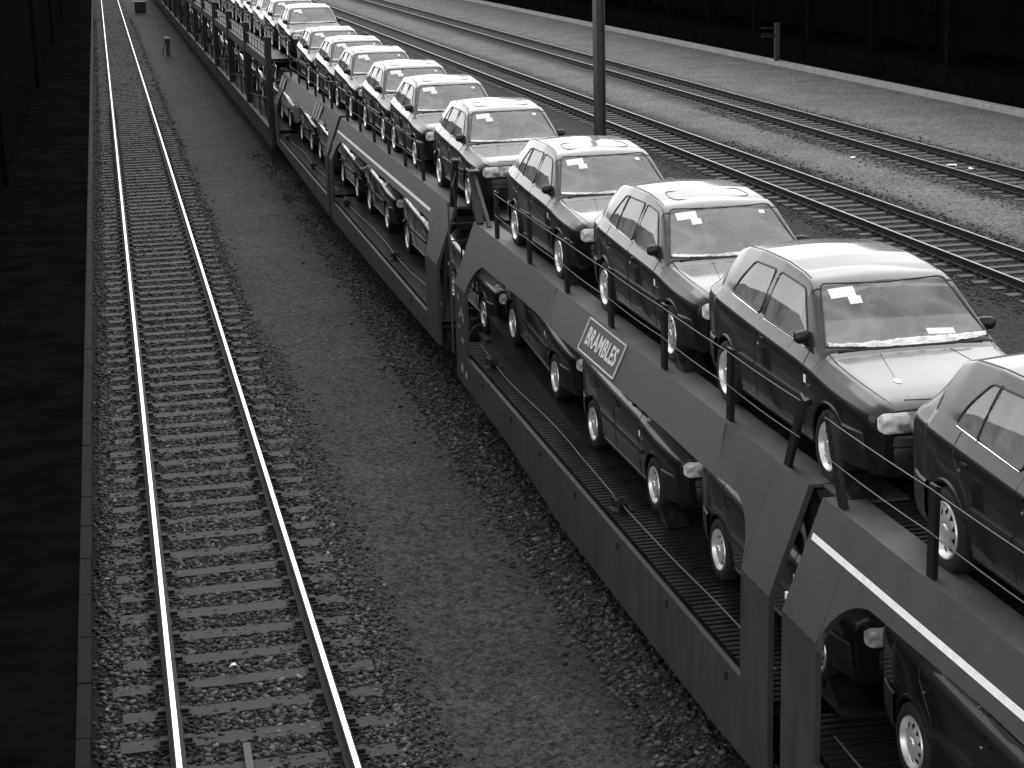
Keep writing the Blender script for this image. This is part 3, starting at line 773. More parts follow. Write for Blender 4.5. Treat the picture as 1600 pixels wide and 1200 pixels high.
SKIPFAR = ('seat', 'dashboard', 'steering_wheel', 'rear_view_mirror', 'lock_barrel', 'handle_grip', 'wiper', 'paper_label', 'side_repeater', 'brake_disc', 'sill_trim', 'indicator', 'number_plate_panel')
XC = 6.20
def place(kind, y, z, label, group, far=False, dx=0, rz=0):
    if far or kind in used: o = copy_tree(protos[kind], None, SKIPFAR if far else ())
    else: o = protos[kind]; used.add(kind)
    o.location = (XC-.07+dx, y, z); o.rotation_euler = (0, 0, rz); o.scale = (1, 1, 1.05); tag(o, label, 'car', group); return o
UZ, LZ = 2.695, .99
ORD = ['first', 'second', 'third', 'fourth', 'fifth', 'sixth', 'seventh', 'eighth', 'ninth', 'tenth', 'eleventh', 'twelfth', 'thirteenth', 'fourteenth', 'fifteenth', 'sixteenth', 'seventeenth', 'eighteenth', 'nineteenth', 'twentieth',
       'twenty-first', 'twenty-second', 'twenty-third', 'twenty-fourth', 'twenty-fifth', 'twenty-sixth', 'twenty-seventh', 'twenty-eighth', 'twenty-ninth', 'thirtieth', 'thirty-first', 'thirty-second', 'thirty-third', 'thirty-fourth', 'thirty-fifth', 'thirty-sixth', 'thirty-seventh', 'thirty-eighth', 'thirty-ninth', 'fortieth']
upper = [('5A', 9.56), ('3A', 14.12), ('5A', 18.25), ('5A', 22.75), ('5B', 28.5), ('5A', 33.38), ('5A', 37.35), ('5A', 41.95), ('5B', 46.05), ('5A', 50.65)]
desc = {0: 'dark hatchback cut off by the right edge, nearest car on the upper deck', 1: 'dark three-door hatchback with a plain roof, second car on the upper deck'}
for i, (k, y) in enumerate(upper):
    d = desc.get(i, 'dark five-door hatchback on the upper deck, %s from the near end' % ORD[i])
    place(k, y, UZ, d, 'cars on the upper deck of the train', dx=.0+random.uniform(-.03, .03), rz=random.uniform(-.006, .006))
lower = [('5A', 9.98), ('5A', 14.27), ('5A', 18.84), ('5A', 23.2), ('5A', 27.7), ('5A', 32.33), ('5A', 37.3), ('5A', 41.7), ('5A', 46.3), ('5A', 50.7)]
for i, (k, y) in enumerate(lower):
    o = place(k, y, LZ-.055+(.21 if i == 3 else 0), 'dark hatchback on the lower deck, %s from the near end' % ORD[i], 'cars on the lower deck of the train')
    if i == 3: o.rotation_euler = (math.atan(.07), 0, 0)

# ------------------------------------------------------------------ wagon units
ZK, ZT = 1.84, 2.725
def XP(z, extra=0.): return 4.78 if z < ZK else 4.78+(z-ZK)/(ZT-ZK)*(.32+extra)
def side_frame(y0, y1, op0, op1, root, mirror=False, bends=None, name='side_frame', zprof=((0, .4), (1, .4))):
    """plate frame with one long opening; y0 near end, y1 far end; mesh grid in (y,z), thickened"""
    def ztop(y): return ZT
    def zbot(y): return float(np.interp((y-y0)/(y1-y0), [p[0] for p in zprof], [p[1] for p in zprof]))
    def opb(y): return .88
    def opt(y):
        e = min(y-op0, op1-y); r = .55
        if e < r: return 2.30-.42*(1-math.sqrt(max(0, 1-((r-e)/r)**2)))-.1*(1-e/r)
        return 2.30+.02*min(1, (e-r)/2)
    Y = sorted(set([y0, y0+.04, y1-.04, y1]+list(np.linspace(y0+.1, op0, 5))+list(op0+np.array([0, .01, .04, .1, .18, .28, .4, .55]))+list(np.linspace(op0+.8, op1-.8, 22))+list(op1-np.array([0, .01, .04, .1, .18, .28, .4, .55]))+list(np.linspace(op1, y1-.1, 5))))
    Y = [float(y) for y in Y]
    def bendv(y, z):
        if not bends: return 0
        a, b = bends     # plate leans a touch more between the two bend lines
        if a < y-(z-2.3)*.6 < b: return 1
        return 0
    verts = []; rows = 12
    out = MB()
    def col(y):
        zb = zbot(y)
        if op0 <= y <= op1:
            A = [zb, opb(y)]
            t0 = opt(y); B = [t0, ZT]
            return A, B
        return [zb, .88, 1.3, ZK, 2.32, ZT], None
    def px(y, z):
        x = XP(z)
        if bends and z > 2.0:
            a, b = bends; sh = (z-2.3)*.5
            w_ = max(0, min(1, (y-sh-a)/.12))*max(0, min(1, (b-y+sh)/.12)) if True else 0
            x += -.045*w_*max(0, (ZT-z))/(ZT-2.25)*1.0
        return (2*XC-x) if mirror else x
    def quad(ya, yb, za, zb_):   # za,zb_: (z at ya, z at yb) lists
        vs = []
        for k in range(len(za)):
            vs.append((px(ya, za[k]), ya, za[k])); vs.append((px(yb, zb_[k]), yb, zb_[k]))
        out.add(vs, [(2*k, 2*k+1, 2*k+3, 2*k+2) for k in range(len(za)-1)])
    for a, b in zip(Y[:-1], Y[1:]):
        m = (a+b)/2
        if op0 < m < op1:
            def cl(y): return min(max(y, op0+1e-6), op1-1e-6)
            Aa, Ba = col(cl(a)); Ab, Bb = col(cl(b)); 
            quad(a, b, Aa, Ab); quad(a, b, Ba, Bb)
            if bends is not None: pass
        else:
            def full(y): return [zbot(y), .88, 1.3, ZK, ZT]
            # match the opening's corner heights
            quad(a, b, full(a), full(b))
    o = out.build(name, M['wagon'], root)
    bm = bmesh.new(); bm.from_mesh(o.data); bmesh.ops.remove_doubles(bm, verts=bm.verts, dist=2e-4); bmesh.ops.recalc_face_normals(bm, faces=bm.faces); bm.to_mesh(o.data); bm.free()
    # face outwards
    s = sum(p.normal.x for p in o.data.polygons)
    if (s > 0) != mirror: o.data.flip_normals()
    md = o.modifiers.new('thick', 'SOLIDIFY'); md.thickness = .05; md.offset = -1
    return o
def fluted(y0, y1, x0, x1, z, name, root, pitch=.085, amp=.022):
    mb = MB(); y = y0; prof = []
    while y < y1:
        prof += [(y, z), (y+pitch*.5, z), (y+pitch*.6, z-amp), (y+pitch*.9, z-amp)]; y += pitch
    prof = [(min(a, y1), b) for a, b in prof]
    vs = [(x, a, b) for a, b in prof for x in (x0, x1)]
    mb.add(vs, [(2*i, 2*i+1, 2*i+3, 2*i+2) for i in range(len(prof)-1)])
    mb.box(x0, x1, y0, y1, z-.12, z-amp-.02)
    return mb.build(name, M['flute'], root)
def wheelset(y, root):
    for yy in (y-.9, y+.9):
        mb = MB(); mb.tube([(XC-1.05, yy, .0+.42), (XC+1.05, yy, .42)], .07, 10)
        for s in (-1, 1):
            mb.lathe([(-.06, .42), (.05, .42), (.06, .45), (.075, .45), (.075, .38), (.02, .32), (.02, .1)], 28, 'x', (XC+s*.75, yy, .42))
        b = mb.build('wheelset', M['rust'], root, smooth=False)
    mb = MB()
    for s in (-1, 1):
        mb.box(XC+s*1.0-.06, XC+s*1.0+.06, y-1.3, y+1.3, .38, .56)
        for yy in (y-.9, y+.9): mb.box(XC+s*1.08-.1, XC+s*1.08+.1, yy-.16, yy+.16, .28, .58)
    mb.box(XC-1, XC+1, y-.2, y+.2, .40, .56); mb.build('bogie_frame', M['wagon_dark'], root)
def wire_path(pts, sag=.03, n=5):
    out = []
    for a, b in zip(pts[:-1], pts[1:]):
        a = Vector(a); b = Vector(b)
        for i in range(n):
            t = i/n; p = a.lerp(b, t); p.z -= sag*4*t*(1-t)*(b-a).length/2; out.append(p)
    out.append(Vector(pts[-1])); return out
PX = 5.13
def unit(y0, y1, op0, op1, posts, label, stripe=False, bends=None, lean=(), name='car_carrier_wagon', zp=((0, .4), (1, .4))):
    t = empty(name, (XC, (y0+y1)/2, 0)); tag(t, label, 'railway wagon', 'double-deck car carrier wagon sections')
    inv = Matrix.Translation((-XC, -(y0+y1)/2, 0))
    side_frame(y0, y1, op0, op1, t, False, bends, zprof=zp); side_frame(y0, y1, op0, op1, t, True, None, zprof=zp)
    # seams and cleats on the girder's face
    r = random.Random(int(y0*7))
    for y in np.arange(y0+1.1, y1-.8, 1.7):
        y += r.uniform(-.15, .15); mb = MB(); mb.box(4.764, 4.779, y, y+r.choice((.025, .04)), .72, .80); mb.build('girder_cleat', M['wagon_dark'], t)
    if bends:
        for yb_ in bends:
            mb = MB(); mb.bar((XP(ZT)-.012, yb_+.2, ZT-.01), (XP(2.32)-.012, yb_-.02, 2.32), .008, .008); mb.build('weld_seam', M['wagon'], t)
    # upper deck: flange strips, fluted floor, edge angle
    for s in (0, 1):
        mb = MB(); a, b = (5.10, 5.39) if s == 0 else (2*XC-5.39, 2*XC-5.10)
        mb.box(a, b, y0+.02, y1-.02, ZT-.03, ZT+.002); 
        xe = b if s == 0 else a; mb.box(xe-.004, xe+.004, y0+.02, y1-.02, UZ-.06, ZT-.031)
        mb.build('deck_flange', M['strip'], t)
    fluted(y0+.02, y1-.02, 5.396, 2*XC-5.396, UZ, 'upper_deck', t)
    fluted(y0+.02, y1-.02, 4.84, 2*XC-4.84, LZ-.06, 'lower_deck', t, .1, .03)
    mb = MB()
    for yy in np.arange(y0+.6, y1-.4, 1.3): mb.box(5.12, 2*XC-5.12, yy-.05, yy+.05, UZ-.20, UZ-.125)
    mb.build('deck_beam', M['wagon_dark'], t)
    # end transoms (dark end faces)
    for ye in (y0+.05, y1-.05):
        mb = MB(); mb.box(4.9, 2*XC-4.9, ye-.03, ye+.03, .45, .78); mb.build('end_beam', M['wagon_dark'], t); mb = MB(); mb.box(5.14, 2*XC-5.14, ye-.03, ye+.03, 2.36, 2.57); mb.build('end_beam', M['wagon_dark'], t)
    # posts + wire ropes
    tops = []
    for s in (0, 1):
        pts = []
        for i, (y, l) in enumerate(zip(posts, lean or [0]*len(posts))):
            x = PX if s == 0 else 2*XC-PX
            mb = MB(); mb.bar((x, y, ZT-.12), (x, y+l, ZT+.66), .022, .10, up=(0, 1, 0)); mb.bar((x+.02, y, ZT-.1), (x+.02, y+l, ZT+.64), .05, .03, up=(0, 1, 0))
            o = mb.build('guard_post', M['post'], t); pts.append((x-.02 if s == 0 else x+.02, y+l, ZT+.63))
        ends = sorted(pts, key=lambda p: p[1])
        for h in (0, .30):
            mb = MB(); mb.tube(wire_path([(p[0], p[1], p[2]-h) for p in ends], .010 if h == 0 else .016), .0042, 5); mb.build('guard_wire', M['wire'], t)
    # rope along the lower deck with its tensioners
    mb = MB(); ya, yb = op0-.2, op1+.2; pts = [(5.02+.10*math.sin((y-ya)*1.1)*.3, y, LZ-.02+.03*abs(math.sin(y*.8))) for y in np.linspace(ya, yb, 24)]
    mb.tube(pts, .008, 5); mb.build('lashing_rope', M['wire'], t)
    for yy in (op0+(op1-op0)*.37, op1-.9):
        mb = MB(); mb.tube([(4.93, yy-.12, LZ-.06), (4.93, yy-.10, LZ+.07), (4.93, yy+.10, LZ+.07), (4.93, yy+.12, LZ-.06)], .02, 6)
        mb.lathe([(-.05, .06), (-.05, .075), (.05, .075), (.05, .06)], 14, 'x', (5.0, yy, LZ+.015)); mb.box(4.87, 5.12, yy-.1, yy+.1, LZ-.058, LZ-.04)
        mb.build('rope_tensioner', M['wagon_dark'], t)
    if stripe:
        sa, sb = stripe; mb = MB(); z0, z1 = 2.42, 2.47
        pa = lambda y, z: (XP(z)-.006-(.045 if False else 0), y, z)
        mb.add([pa(sa, z0), pa(sb, z0), pa(sb, z1), pa(sa, z1)], [(0, 1, 2, 3)]); mb.build('white_stripe', M['white'], t)
        mb = MB(); mb.add([(2*XC-p[0], p[1], p[2]) for p in (pa(sa, z0), pa(sb, z0), pa(sb, z1), pa(sa, z1))], [(0, 1, 2, 3)]); mb.build('white_stripe', M['white'], t)
    for o in t.children: o.matrix_parent_inverse = inv
    return t
p_all = [TY(q) for q in [9.78, 11.17, 12.37, 13.66, 15.52, 17.37, 19.21, 21.08, 22.98, 28.66, 30.46, 32.28, 34.11, 36.02, 37.98, 40.62, 42.15, 43.81, 45.59, 47.49, 49.56]]
T_ = lambda L: [TY(q) for q in L]
u0 = unit(-1.2, TY(11.52), .6, TY(10.86), T_([.5, 2.4, 4.3, 6.2, 8.0])+p_all[:2], 'nearest wagon section, with a white stripe along its upper side plate, bottom right', stripe=(-1.0, TY(11.46)), lean=[0, 0, 0, 0, 0, 0, .38], zp=((0, .4), (.25, .15), (.9, .15), (1, .2)))
u1 = unit(TY(11.80), TY(24.35), TY(12.42), TY(23.62), p_all[2:9], 'wagon section carrying the framed name sign on its upper side plate', bends=(TY(13.45), TY(19.35)), lean=[-.38, 0, 0, 0, 0, 0, 0], zp=((0, .2), (.1, .15), (.5, .14), (.75, .36), (1, .42)))
u2 = unit(TY(25.75), TY(38.70), TY(26.75), TY(38.3), p_all[9:15], 'wagon section with a white stripe, just beyond the coupling with the ladder', stripe=(TY(27.3), TY(38.6)), zp=((0, .56), (.5, .48), (1, .44)))
u3 = unit(TY(39.05), TY(51.2), TY(39.5), TY(50.5), p_all[15:], 'wagon section with small white lettering, just beyond the farther striped section', bends=(TY(41.5), TY(49)), zp=((0, .45), (.6, .55), (1, .66)))
for t, ys_ in ((u0, (1.2,)), (u1, (22.4,)), (u2, (27.6,)), (u3, (49.2,)), (u0, (11.62,)), (u2, (38.85,))):
    before = set(bpy.data.objects)
    wheelset(TY(ys_[0]), t)
    for o in set(bpy.data.objects)-before: o.matrix_parent_inverse = Matrix.Translation((-t.location.x, -t.location.y, 0))
def add_to(t, o): o.parent = t; o.matrix_parent_inverse = Matrix.Translation((-t.location.x, -t.location.y, 0)); return o

# the framed sign
def on_plate(y, z, off=.008, sink=0.): 
    n = Vector((-.942, 0, .335)); return Vector((XP(z)-.045*max(0, ZT-z)/(ZT-2.25), y, z))+n*off
def sign(t, yL, yR, zlo, zhi, text, size, sx):
    mb = MB(); q = [on_plate(yL, zlo), on_plate(yR, zlo), on_plate(yR, zhi), on_plate(yL, zhi)]
    mb.add(q, [(0, 1, 2, 3)]); s = add_to(t, mb.build('name_sign', M['signpanel'], None))
    fr = MB(); c = [on_plate(yL, zlo, .012), on_plate(yR, zlo, .012), on_plate(yR, zhi, .012), on_plate(yL, zhi, .012)]
    for i in range(4): fr.bar(c[i], c[(i+1) % 4], .014, .014)
    o = fr.build('sign_border', M['letters'], s)
    cu = bpy.data.curves.new('lettering', 'FONT'); cu.body = text; cu.size = size; cu.offset = .007; cu.extrude = .002; cu.align_x = 'CENTER'; cu.align_y = 'CENTER'; cu.space_character = 1.08
    o = bpy.data.objects.new('lettering', cu); COL.objects.link(o); cu.materials.append(M['letters'])
    a = on_plate(0, zlo); b = on_plate(0, zhi); up = (b-a).normalized(); rt = Vector((0, -1, 0)); nr = rt.cross(up)
    mt = Matrix.Identity(4); c = on_plate((yL+yR)/2, (zlo+zhi)/2, .013)
    for i in range(3): mt[i][0] = rt[i]*sx; mt[i][1] = up[i]; mt[i][2] = nr[i]; mt[i][3] = c[i]
    me = bpy.data.meshes.new_from_object(o.evaluated_get(bpy.context.evaluated_depsgraph_get())); bpy.data.objects.remove(o)
    me.transform(mt); me.materials.clear(); o = link('lettering', me, M['letters'], s)
    return s
sign(u1, TY(17.97), TY(16.60), 2.36, 2.70, 'BRAMBLES', .27, .90)
# worn stencil marks on the frames
def marks(t, items, name='stencil_mark'):
    mb = MB()
    for y, z, dy, dz in items:
        y = TY(y); z += .05; p = lambda a, b: (XP(b)-(.05 if b > 2 else .007), a, b); mb.add([p(y, z), p(y-dy, z), p(y-dy, z+dz), p(y, z+dz)], [(0, 1, 2, 3)])
    o = mb.build(name, mat('stencil_paint', .3, .7, var=.8, vscale=40), None); add_to(t, o); return o
marks(u1, [(24.12, 1.60, .10, .09), (24.05, 1.35, .09, .07), (23.93, 1.40, .10, .12), (23.80, 1.33, .10, .12), (24.1, 1.18, .12, .05), (23.9, 1.0, .14, .08), (24.0, .55, .18, .12), (23.7, .52, .15, .10)])
marks(u3, [(42.9, 2.32, .34, .34), (42.4, 2.32, .34, .34), (41.9, 2.32, .34, .34), (41.4, 2.28, .9, .08), (50.9, 2.3, .5, .32), (50.2, 2.3, .4, .3)])

def shy(mb, d):
    mb.v = [(v[0], v[1]+d, v[2]) for v in mb.v]; return mb
# coupling between the second and third sections: ladder, hoses, brackets, bridge plate
mb = MB()
for x in (4.98, 5.42): mb.bar((x, 25.70, .45), (x, 25.70, ZT+.1), .03, .03)
for z in np.arange(.6, 2.7, .27): mb.bar((4.98, 25.70, z), (5.42, 25.70, z), .02, .02)
add_to(u2, shy(mb, 1.69).build('ladder', M['wire'], None))
mb = MB()
mb.tube([(5.12, 25.7, 3.3), (5.02, 25.5, 3.1), (5.05, 25.4, 2.7), (5.1, 25.35, 2.2), (5.1, 25.4, 1.4), (5.2, 25.2, .9)], .014, 6)
mb.tube([(5.3, 25.68, 3.0), (5.3, 25.4, 3.02), (5.34, 25.2, 2.9), (5.3, 25.1, 2.3), (5.25, 25.2, 1.5)], .018, 6)
mb.tube([(5.5, 25.68, 2.1), (5.5, 25.3, 1.7), (5.5, 24.9, 1.75), (5.5, 24.5, 2.1)], .025, 6)
add_to(u2, shy(mb, 1.69).build('brake_hose', M['post'], None))
mb = MB(); mb.box(5.55, 2*XC-5.55, 24.2, 25.9, ZT+.004, ZT+.024); add_to(u2, shy(mb, 1.69).build('bridge_plate', M['strip'], None))
mb = MB(); mb.box(5.2, 2*XC-5.2, 24.2, 25.9, LZ-.045, LZ-.03); add_to(u2, shy(mb, 1.69).build('bridge_plate', M['wagon_dark'], None))
for s in (-.9, .9):
    for a, b, u in ((24.35, 24.85, u1), (25.75, 25.25, u2)):
        mb = MB(); mb.tube([(XC+s, a, .85), (XC+s, b, .85)], .09, 12); mb.tube([(XC+s, b-.02, .85), (XC+s, b+.02, .85)], .23, 16)
        add_to(u, shy(mb, 1.69).build('buffer', M['wagon_dark'], None))
mb = MB(); mb.bar((5.15, 24.1, ZT), (5.13, 24.55, ZT+.75), .10, .10); mb.bar((5.22, 23.75, ZT), (5.14, 24.5, ZT+.74), .05, .06); mb.box(5.06, 5.22, 24.35, 24.62, ZT+.72, ZT+.75)
add_to(u1, shy(mb, 1.69).build('end_bracket', M['wagon'], None))
mb = MB(); mb.bar((5.1, 25.95, ZT), (5.12, 25.75, ZT+.75), .10, .10); mb.bar((4.85, 25.72, 1.0), (4.95, 25.72, 2.3), .05, .05); add_to(u2, shy(mb, 1.69).build('end_bracket', M['wagon_dark'], None))
# tread plates bridging the joint of the two nearest sections
for zt in (UZ+.006, LZ-.045):
    mb = MB()
    for s in (-.72, .72):
        mb = MB(); mb.box(XC+s-.25, XC+s+.25, 11.35, 11.98, zt, zt+.018)
        add_to(u1, shy(mb, .95).build('bridge_plate', M['strip'] if zt > 2 else M['wagon_dark'], None))
mb = MB(); mb.box(4.83, 4.85, 11.56, 11.60, 1.90, 1.96); add_to(u0, shy(mb, .95).build('reflector_plate', M['white'], None))

for s_ in (-.80, .66):
    mb = MB(); x0, x1 = XC+s_-.14, XC+s_+.14; zb = LZ-.058; y0_, y1_ = 20.2, 25.85; h = .07*(y1_-y0_)
    mb.add([(x0, y0_, zb+.004), (x1, y0_, zb+.004), (x1, y1_, zb+h), (x0, y1_, zb+h), (x1, y1_, zb), (x0, y1_, zb)], [(0, 1, 2, 3), (3, 2, 4, 5), (0, 3, 5), (1, 4, 2)])
    add_to(u1, mb.build('wheel_runway', M['flute'], None))
# wheel chocks
def chock(x, y, z, label):
    r = empty('wheel_chock', (x, y, z)); tag(r, label, 'wheel chock', 'wheel chocks in front of the car tyres')
    mb = MB(); n = 8
    a = [(-.13, 0, .17), (-.13, -.10, .10), (-.13, -.26, .015), (-.13, -.26, 0), (-.13, 0, 0)]
    b = [(.13, y_, z_) for _, y_, z_ in a]; k = len(a)
    mb.add(a+b, [tuple(range(k)), tuple(range(2*k-1, k-1, -1))]+[(i, k+i, k+(i+1) % k, (i+1) % k) for i in range(k)])
    o = mb.build('wedge', M['flute'], r); bevel(o, .008)
    mb = MB(); A = Matrix.Translation((0, -.135, .088)) @ Matrix.Rotation(math.radians(35), 4, 'X')
    ring = [A @ Vector((.08*math.cos(t), .075*math.sin(t), 0)) for t in [2*PI*i/18 for i in range(18)]]; mb.add(ring, [tuple(range(18))]); mb.build('grip_hole', M['hubdark'], r)
    mb = MB(); mb.bar(A @ Vector((0, -.075, .004)), A @ Vector((0, .075, .004)), .014, .01); mb.build('grip_bar', M['flute'], r)
    return r
for nm, ys_, z in (('upper', [u[1] for u in upper[:6]], UZ), ('lower', [u[1] for u in lower[:4]], LZ-.056)):
    for i, y in enumerate(ys_):
        if nm == 'lower' and i == 3: continue
        chock(XC-.81, y-1.2375-.31, z+.004, 'steel wedge chock at the front tyre of the %s %s-deck car' % (ORD[i], nm))

# ------------------------------------------------------------------ open-frame wagons further back
def open_wagon():
    t = empty('open_car_carrier_wagon', (0, 0, 0)); Lh = 12.6
    X0, X1 = -1.45, 1.45
    for s in (X0, X1):
        sg = -1 if s < 0 else 1
        mb = MB(); mb.box(s-.05, s+.05, -Lh, Lh, .42, .98); o = mb.build('floor_girder', M['wagon_far'], t)
        mb = MB(); mb.box(s-.09, s+.06, -Lh, Lh, .985, 1.03); mb.build('girder_rail', M['wagon'], t)
        mb = MB()
        for y in np.arange(-Lh+.8, Lh, 1.05): mb.box(s+sg*.05-.012, s+sg*.05+.03, y-.03, y+.03, .42, .98)
        mb.build('girder_rib', M['wagon_dark'], t)
        for y in np.linspace(-Lh+.12, Lh-.12, 4):
            mb = MB(); mb.box(s-.09, s+.09, y-.11, y+.11, .985, 3.62); mb.lathe([(3.62, .13), (3.70, .13), (3.75, .06), (3.76, .001)], 12, 'z', (s, y, 0))
            mb.build('deck_post', M['wagon_dark'], t)
        r_ = random.Random(9)
        for y in np.linspace(-Lh+2, Lh-2, 9):
            mb = MB(); mb.bar((s, y-.7, 1.03), (s+sg*-.05, y+.4, 2.78), .05, .06); mb.build('diagonal_brace', M['wagon_dark'], t)
            mb = MB(); mb.bar((s-sg*.2, y+r_.uniform(-.5, .5), .96), (s-sg*.2, y+r_.uniform(-.5, .5), 2.78), .04); mb.build('inner_stay', M['wagon_dark'], t)
        mb = MB(); mb.box(s-.06, s+.06, -Lh, Lh, 2.78, 3.05); mb.build('deck_beam', M['wagon_far'], t)
        mb = MB()
        for y in np.arange(-Lh+.3, Lh, 1.15): mb.bar((s, y, 3.05), (s, y, 3.40), .02)
        mb.bar((s, -Lh, 3.40), (s, Lh, 3.40), .03); mb.build('handrail', M['wagon_dark'], t)
        mb = MB()
        ys_ = np.linspace(-Lh+.12, Lh-.12, 4)
        for a, b in zip(ys_[:-1], ys_[1:]): mb.bar((s, a, 1.9), (s, b, 1.35), .03)
        mb.build('guard_wire', M['wire'], t)
    mb = MB(); mb.box(-1.38, 1.38, -Lh, Lh, 3.03, 3.075); mb.build('upper_deck', M['wagon_dark'], t)
    mb = MB(); mb.box(-1.38, 1.38, -Lh, Lh, .90, .96); mb.build('lower_deck', M['flute'], t)
    for y in (-Lh+2.6, Lh-2.6):
        mb = MB()
        for yy in (y-.9, y+.9):
            for s in (-.75, .75): mb.lathe([(-.06, .001), (-.06, .42), (.06, .45), (.06, .001)], 20, 'x', (s, yy, .42))
            for s in (-1.05, 1.05): mb.box(s-.1, s+.1, yy-.16, yy+.16, .28, .41)
        mb.build('bogie', M['wagon_dark'], t)
    return t
ow = open_wagon(); first = True; nU = len(upper); nL = len(lower)
for i in range(5):
    yc = 67.6+i*25.7
    o = ow if i == 0 else copy_tree(ow)
    o.location = (XC, yc, 0)
    tag(o, 'dark open-frame car carrier wagon with tall posts, %s one beyond the plated sections' % ORD[i], 'railway wagon', 'open-frame car carrier wagons at the far end')
    for k in range(6):
        y = yc-11.0+k*4.35+(0 if i or k else -.6)
        kk = ['5B', '5A', '5C', '5B', '5A', '5B'][(k+i) % 6]
        place(kk, y, 3.08, ('pale' if kk == '5C' else 'dark')+' hatchback on the upper deck, %s from the near end' % ORD[nU], 'cars on the upper deck of the train', far=True); nU += 1
        kk = ['5C', '5B', '5C', '5A', '5C', '5B'][(k+i) % 6]
        place(kk, y+.4, .965, ('pale' if kk == '5C' else 'dark')+' hatchback on the lower deck, %s from the near end' % ORD[nL], 'cars on the lower deck of the train', far=True); nL += 1
for k in protos:
    if k not in used:
        for o in tree(protos[k]): bpy.data.objects.remove(o)

# ------------------------------------------------------------------ platform on the left
mb = MB(); mb.box(-30, -.695, -5, 260, -1, .425); o = mb.build('platform', M['tar']); tag(o, None, kind='structure')
mb = MB(); r = random.Random(5); y = 2
while y < 200:
    L_ = 1.15+r.uniform(-.03, .03); dz = r.uniform(-.004, .004); mb.box(-.69, -.56+r.uniform(-.006, .006), y, y+L_-.014, .30, .435+dz); y += L_
o = mb.build('platform_edge', M['coping']); tag(o, None, kind='structure'); bevel(o, .012)
mb = MB(); mb.box(-.69, -.64, -5, 260, -1, .299); o = mb.build('platform_face', M['brick']); tag(o, None, kind='structure')
# station building added along the platform to keep sky light off it
t = empty('shade_building', (-2.6, 90, .42)); tag(t, 'long black station building added to shade the left platform', 'building')
iv = Matrix.Translation((2.6, -90, -.42))
mb = MB(); mb.box(-9, -2.9, 16, 230, .422, 5.2); a = mb.build('wall', M['brick'], t); a.matrix_parent_inverse = iv
mb = MB(); mb.box(-9.3, -2.7, 15.8, 230.2, 5.21, 5.4); a = mb.build('roof', M['brick'], t); a.matrix_parent_inverse = iv
for y in np.arange(20, 226, 30.):
    mb = MB(); mb.box(-2.9, -2.75, y, y+.45, .422, 5.2); a = mb.build('pilaster', M['brick'], t); a.matrix_parent_inverse = iv
    mb = MB(); mb.box(-2.93, -2.86, y+2, y+4, 1.5, 3.6); a = mb.build('window', M['hall'], t); a.matrix_parent_inverse = iv

# ------------------------------------------------------------------ goods hall on the right
mb = MB(); mb.box(30.85, 31.25, -30, 260, -.5, .0); o = mb.build('kerb', M['kerb']); tag(o, None, kind='structure'); bevel(o, .02)
mb = MB(); mb.add([(31.15, -30, -.02), (34, -30, -.05), (34, 260, -.05), (31.15, 260, -.02)], [(0, 1, 2, 3)]); o = mb.build('yard_road', M['tar']); tag(o, None, kind='structure')
t = empty('goods_hall', (34, 100, 0)); tag(t, 'long black goods hall in deep shade behind the far kerb', 'building')
iv = Matrix.Translation((-34, -100, 0))
def hp(mb, n, m): a = mb.build(n, m, t); a.matrix_parent_inverse = iv; return a
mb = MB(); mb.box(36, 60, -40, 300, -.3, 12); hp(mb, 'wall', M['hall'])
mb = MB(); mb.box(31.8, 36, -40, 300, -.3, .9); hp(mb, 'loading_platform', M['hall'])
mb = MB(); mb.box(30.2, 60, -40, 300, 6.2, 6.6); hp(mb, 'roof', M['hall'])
for y in np.arange(30, 200, 7.3):
    mb = MB(); mb.box(32.0, 32.35, y, y+.35, .9, 6.2); hp(mb, 'column', M['hall'])
for y in np.arange(32, 200, 14.6):
    mb = MB(); mb.box(35.9, 36, y, y+3.5, .9, 4.2); hp(mb, 'door', M['tar'])

# ------------------------------------------------------------------ small things of the yard
t = empty('catenary_pole', (11.2, 41.4, GZ)); tag(t, 'tall dark steel pole rising between the train and the empty tracks', 'pole')
t.rotation_euler = (0, 0, math.radians(8))
mb = MB(); mb.box(-.11, -.085, -.11, .11, 0, 12); mb.box(.085, .11, -.11, .11, 0, 12); mb.box(-.085, .085, -.012, .012, 0, 12)
mb.build('mast', M['polep'], t)
mb = MB(); mb.box(-.3, .3, -.3, .3, -.2, .25); o = mb.build('foundation', M['concrete'], t); bevel(o, .03)
t = empty('marker_post', (30.92, 82.3, 0)); tag(t, 'short grey post with a small sign arm standing at the far kerb', 'post')
mb = MB(); mb.box(-.11, .11, -.08, .08, 0, 1.75); mb.build('post', M['concrete'], t)
mb = MB(); mb.box(-.75, -.11, -.03, .03, 1.1, 1.3); mb.box(-.75, -.11, -.03, .03, 1.5, 1.58); mb.build('sign_arm', M['wagon_dark'], t)
t = empty('ground_signal', (3.48, 104.6, GZ)); tag(t, 'small upright ground signal with pale cap between left track and train', 'signal')
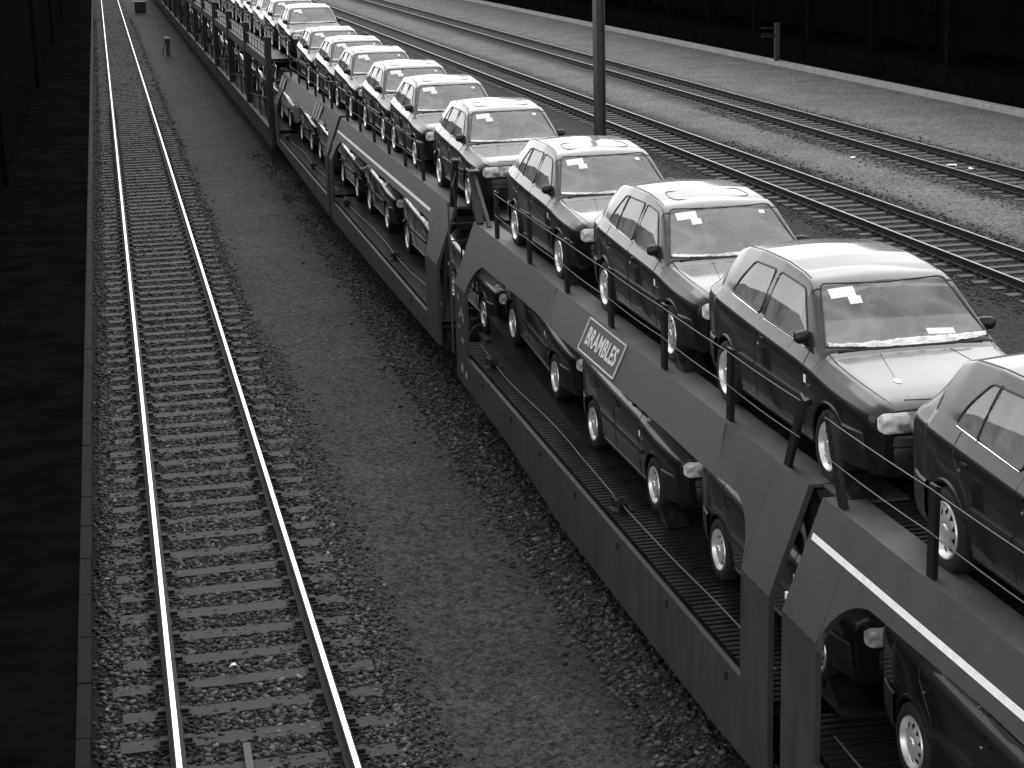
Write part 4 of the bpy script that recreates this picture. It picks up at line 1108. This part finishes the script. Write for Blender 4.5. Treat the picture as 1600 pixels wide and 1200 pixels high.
mb = MB(); mb.box(-.10, .13, -.12, .12, .0, .8); mb.build('post', M['concrete'], t)
mb = MB(); mb.box(-.17, .17, -.16, .16, .8, .98); o = mb.build('lamp_box', M['trim'], t); mb = MB(); mb.lathe([(.98, .16), (1.08, .13), (1.1, .001)], 14, 'z'); mb.build('cap', M['kerb'], t)
mb = MB(); mb.bar((-.3, 0, .02), (-.16, 0, .75), .05, .05); mb.build('brace', M['trim'], t)
t = empty('point_lever_box', (3.21, 155.7, GZ)); tag(t, 'dark squat box beside the left track, far away near the top edge', 'box')
mb = MB(); mb.box(-.45, .45, -.4, .4, 0, .9); o = mb.build('case', M['wagon_dark'], t); bevel(o, .03)
mb = MB(); mb.box(-.5, .5, -.45, .45, .9, .97); mb.build('lid', M['wagon_dark'], t)
t = empty('wooden_plank', (.76, 14.7, -.17)); tag(t, 'narrow pale wooden plank lying along the sleepers at the bottom of the left track', 'plank')
mb = MB(); mb.box(-.035, .035, -.9, .72, 0, .05); o = mb.build('board', M['stake'], t); bevel(o, .005); t.rotation_euler = (0, 0, math.radians(-1))
mb = MB(); mb.box(.05, .085, -.9, .15, 0, .04); mb.build('lath', M['stake'], t)
r = random.Random(11)
def scrap(name, x, y, s, label, z=GZ):
    mb = MB(); pts = [(x+s*math.cos(a)*(.6+.5*r.random()), y+s*1.3*math.sin(a)*(.6+.5*r.random()), z+.03+r.uniform(0, .05)) for a in [2*PI*i/7 for i in range(7)]]
    mb.add(pts, [tuple(range(7))]); o = mb.build(name, M['paper']); md = o.modifiers.new('t', 'SOLIDIFY'); md.thickness = .01
    tag(o, label, 'litter', 'scraps of white litter on the ballast'); return o
scrap('paper_scrap', 23.25, 47.8, .16, 'crumpled white paper scrap on the farthest empty track, left of two'); scrap('paper_scrap', 23.5, 47.0, .14, 'flat white paper scrap on the farthest empty track, right of two')
scrap('paper_scrap', 21.4, 50.5, .11, 'white paper scrap on the gravel in front of the farthest empty track')
scrap('paper_scrap', .78, 17.2, .05, 'small white scrap between the rails of the left track', -.16)
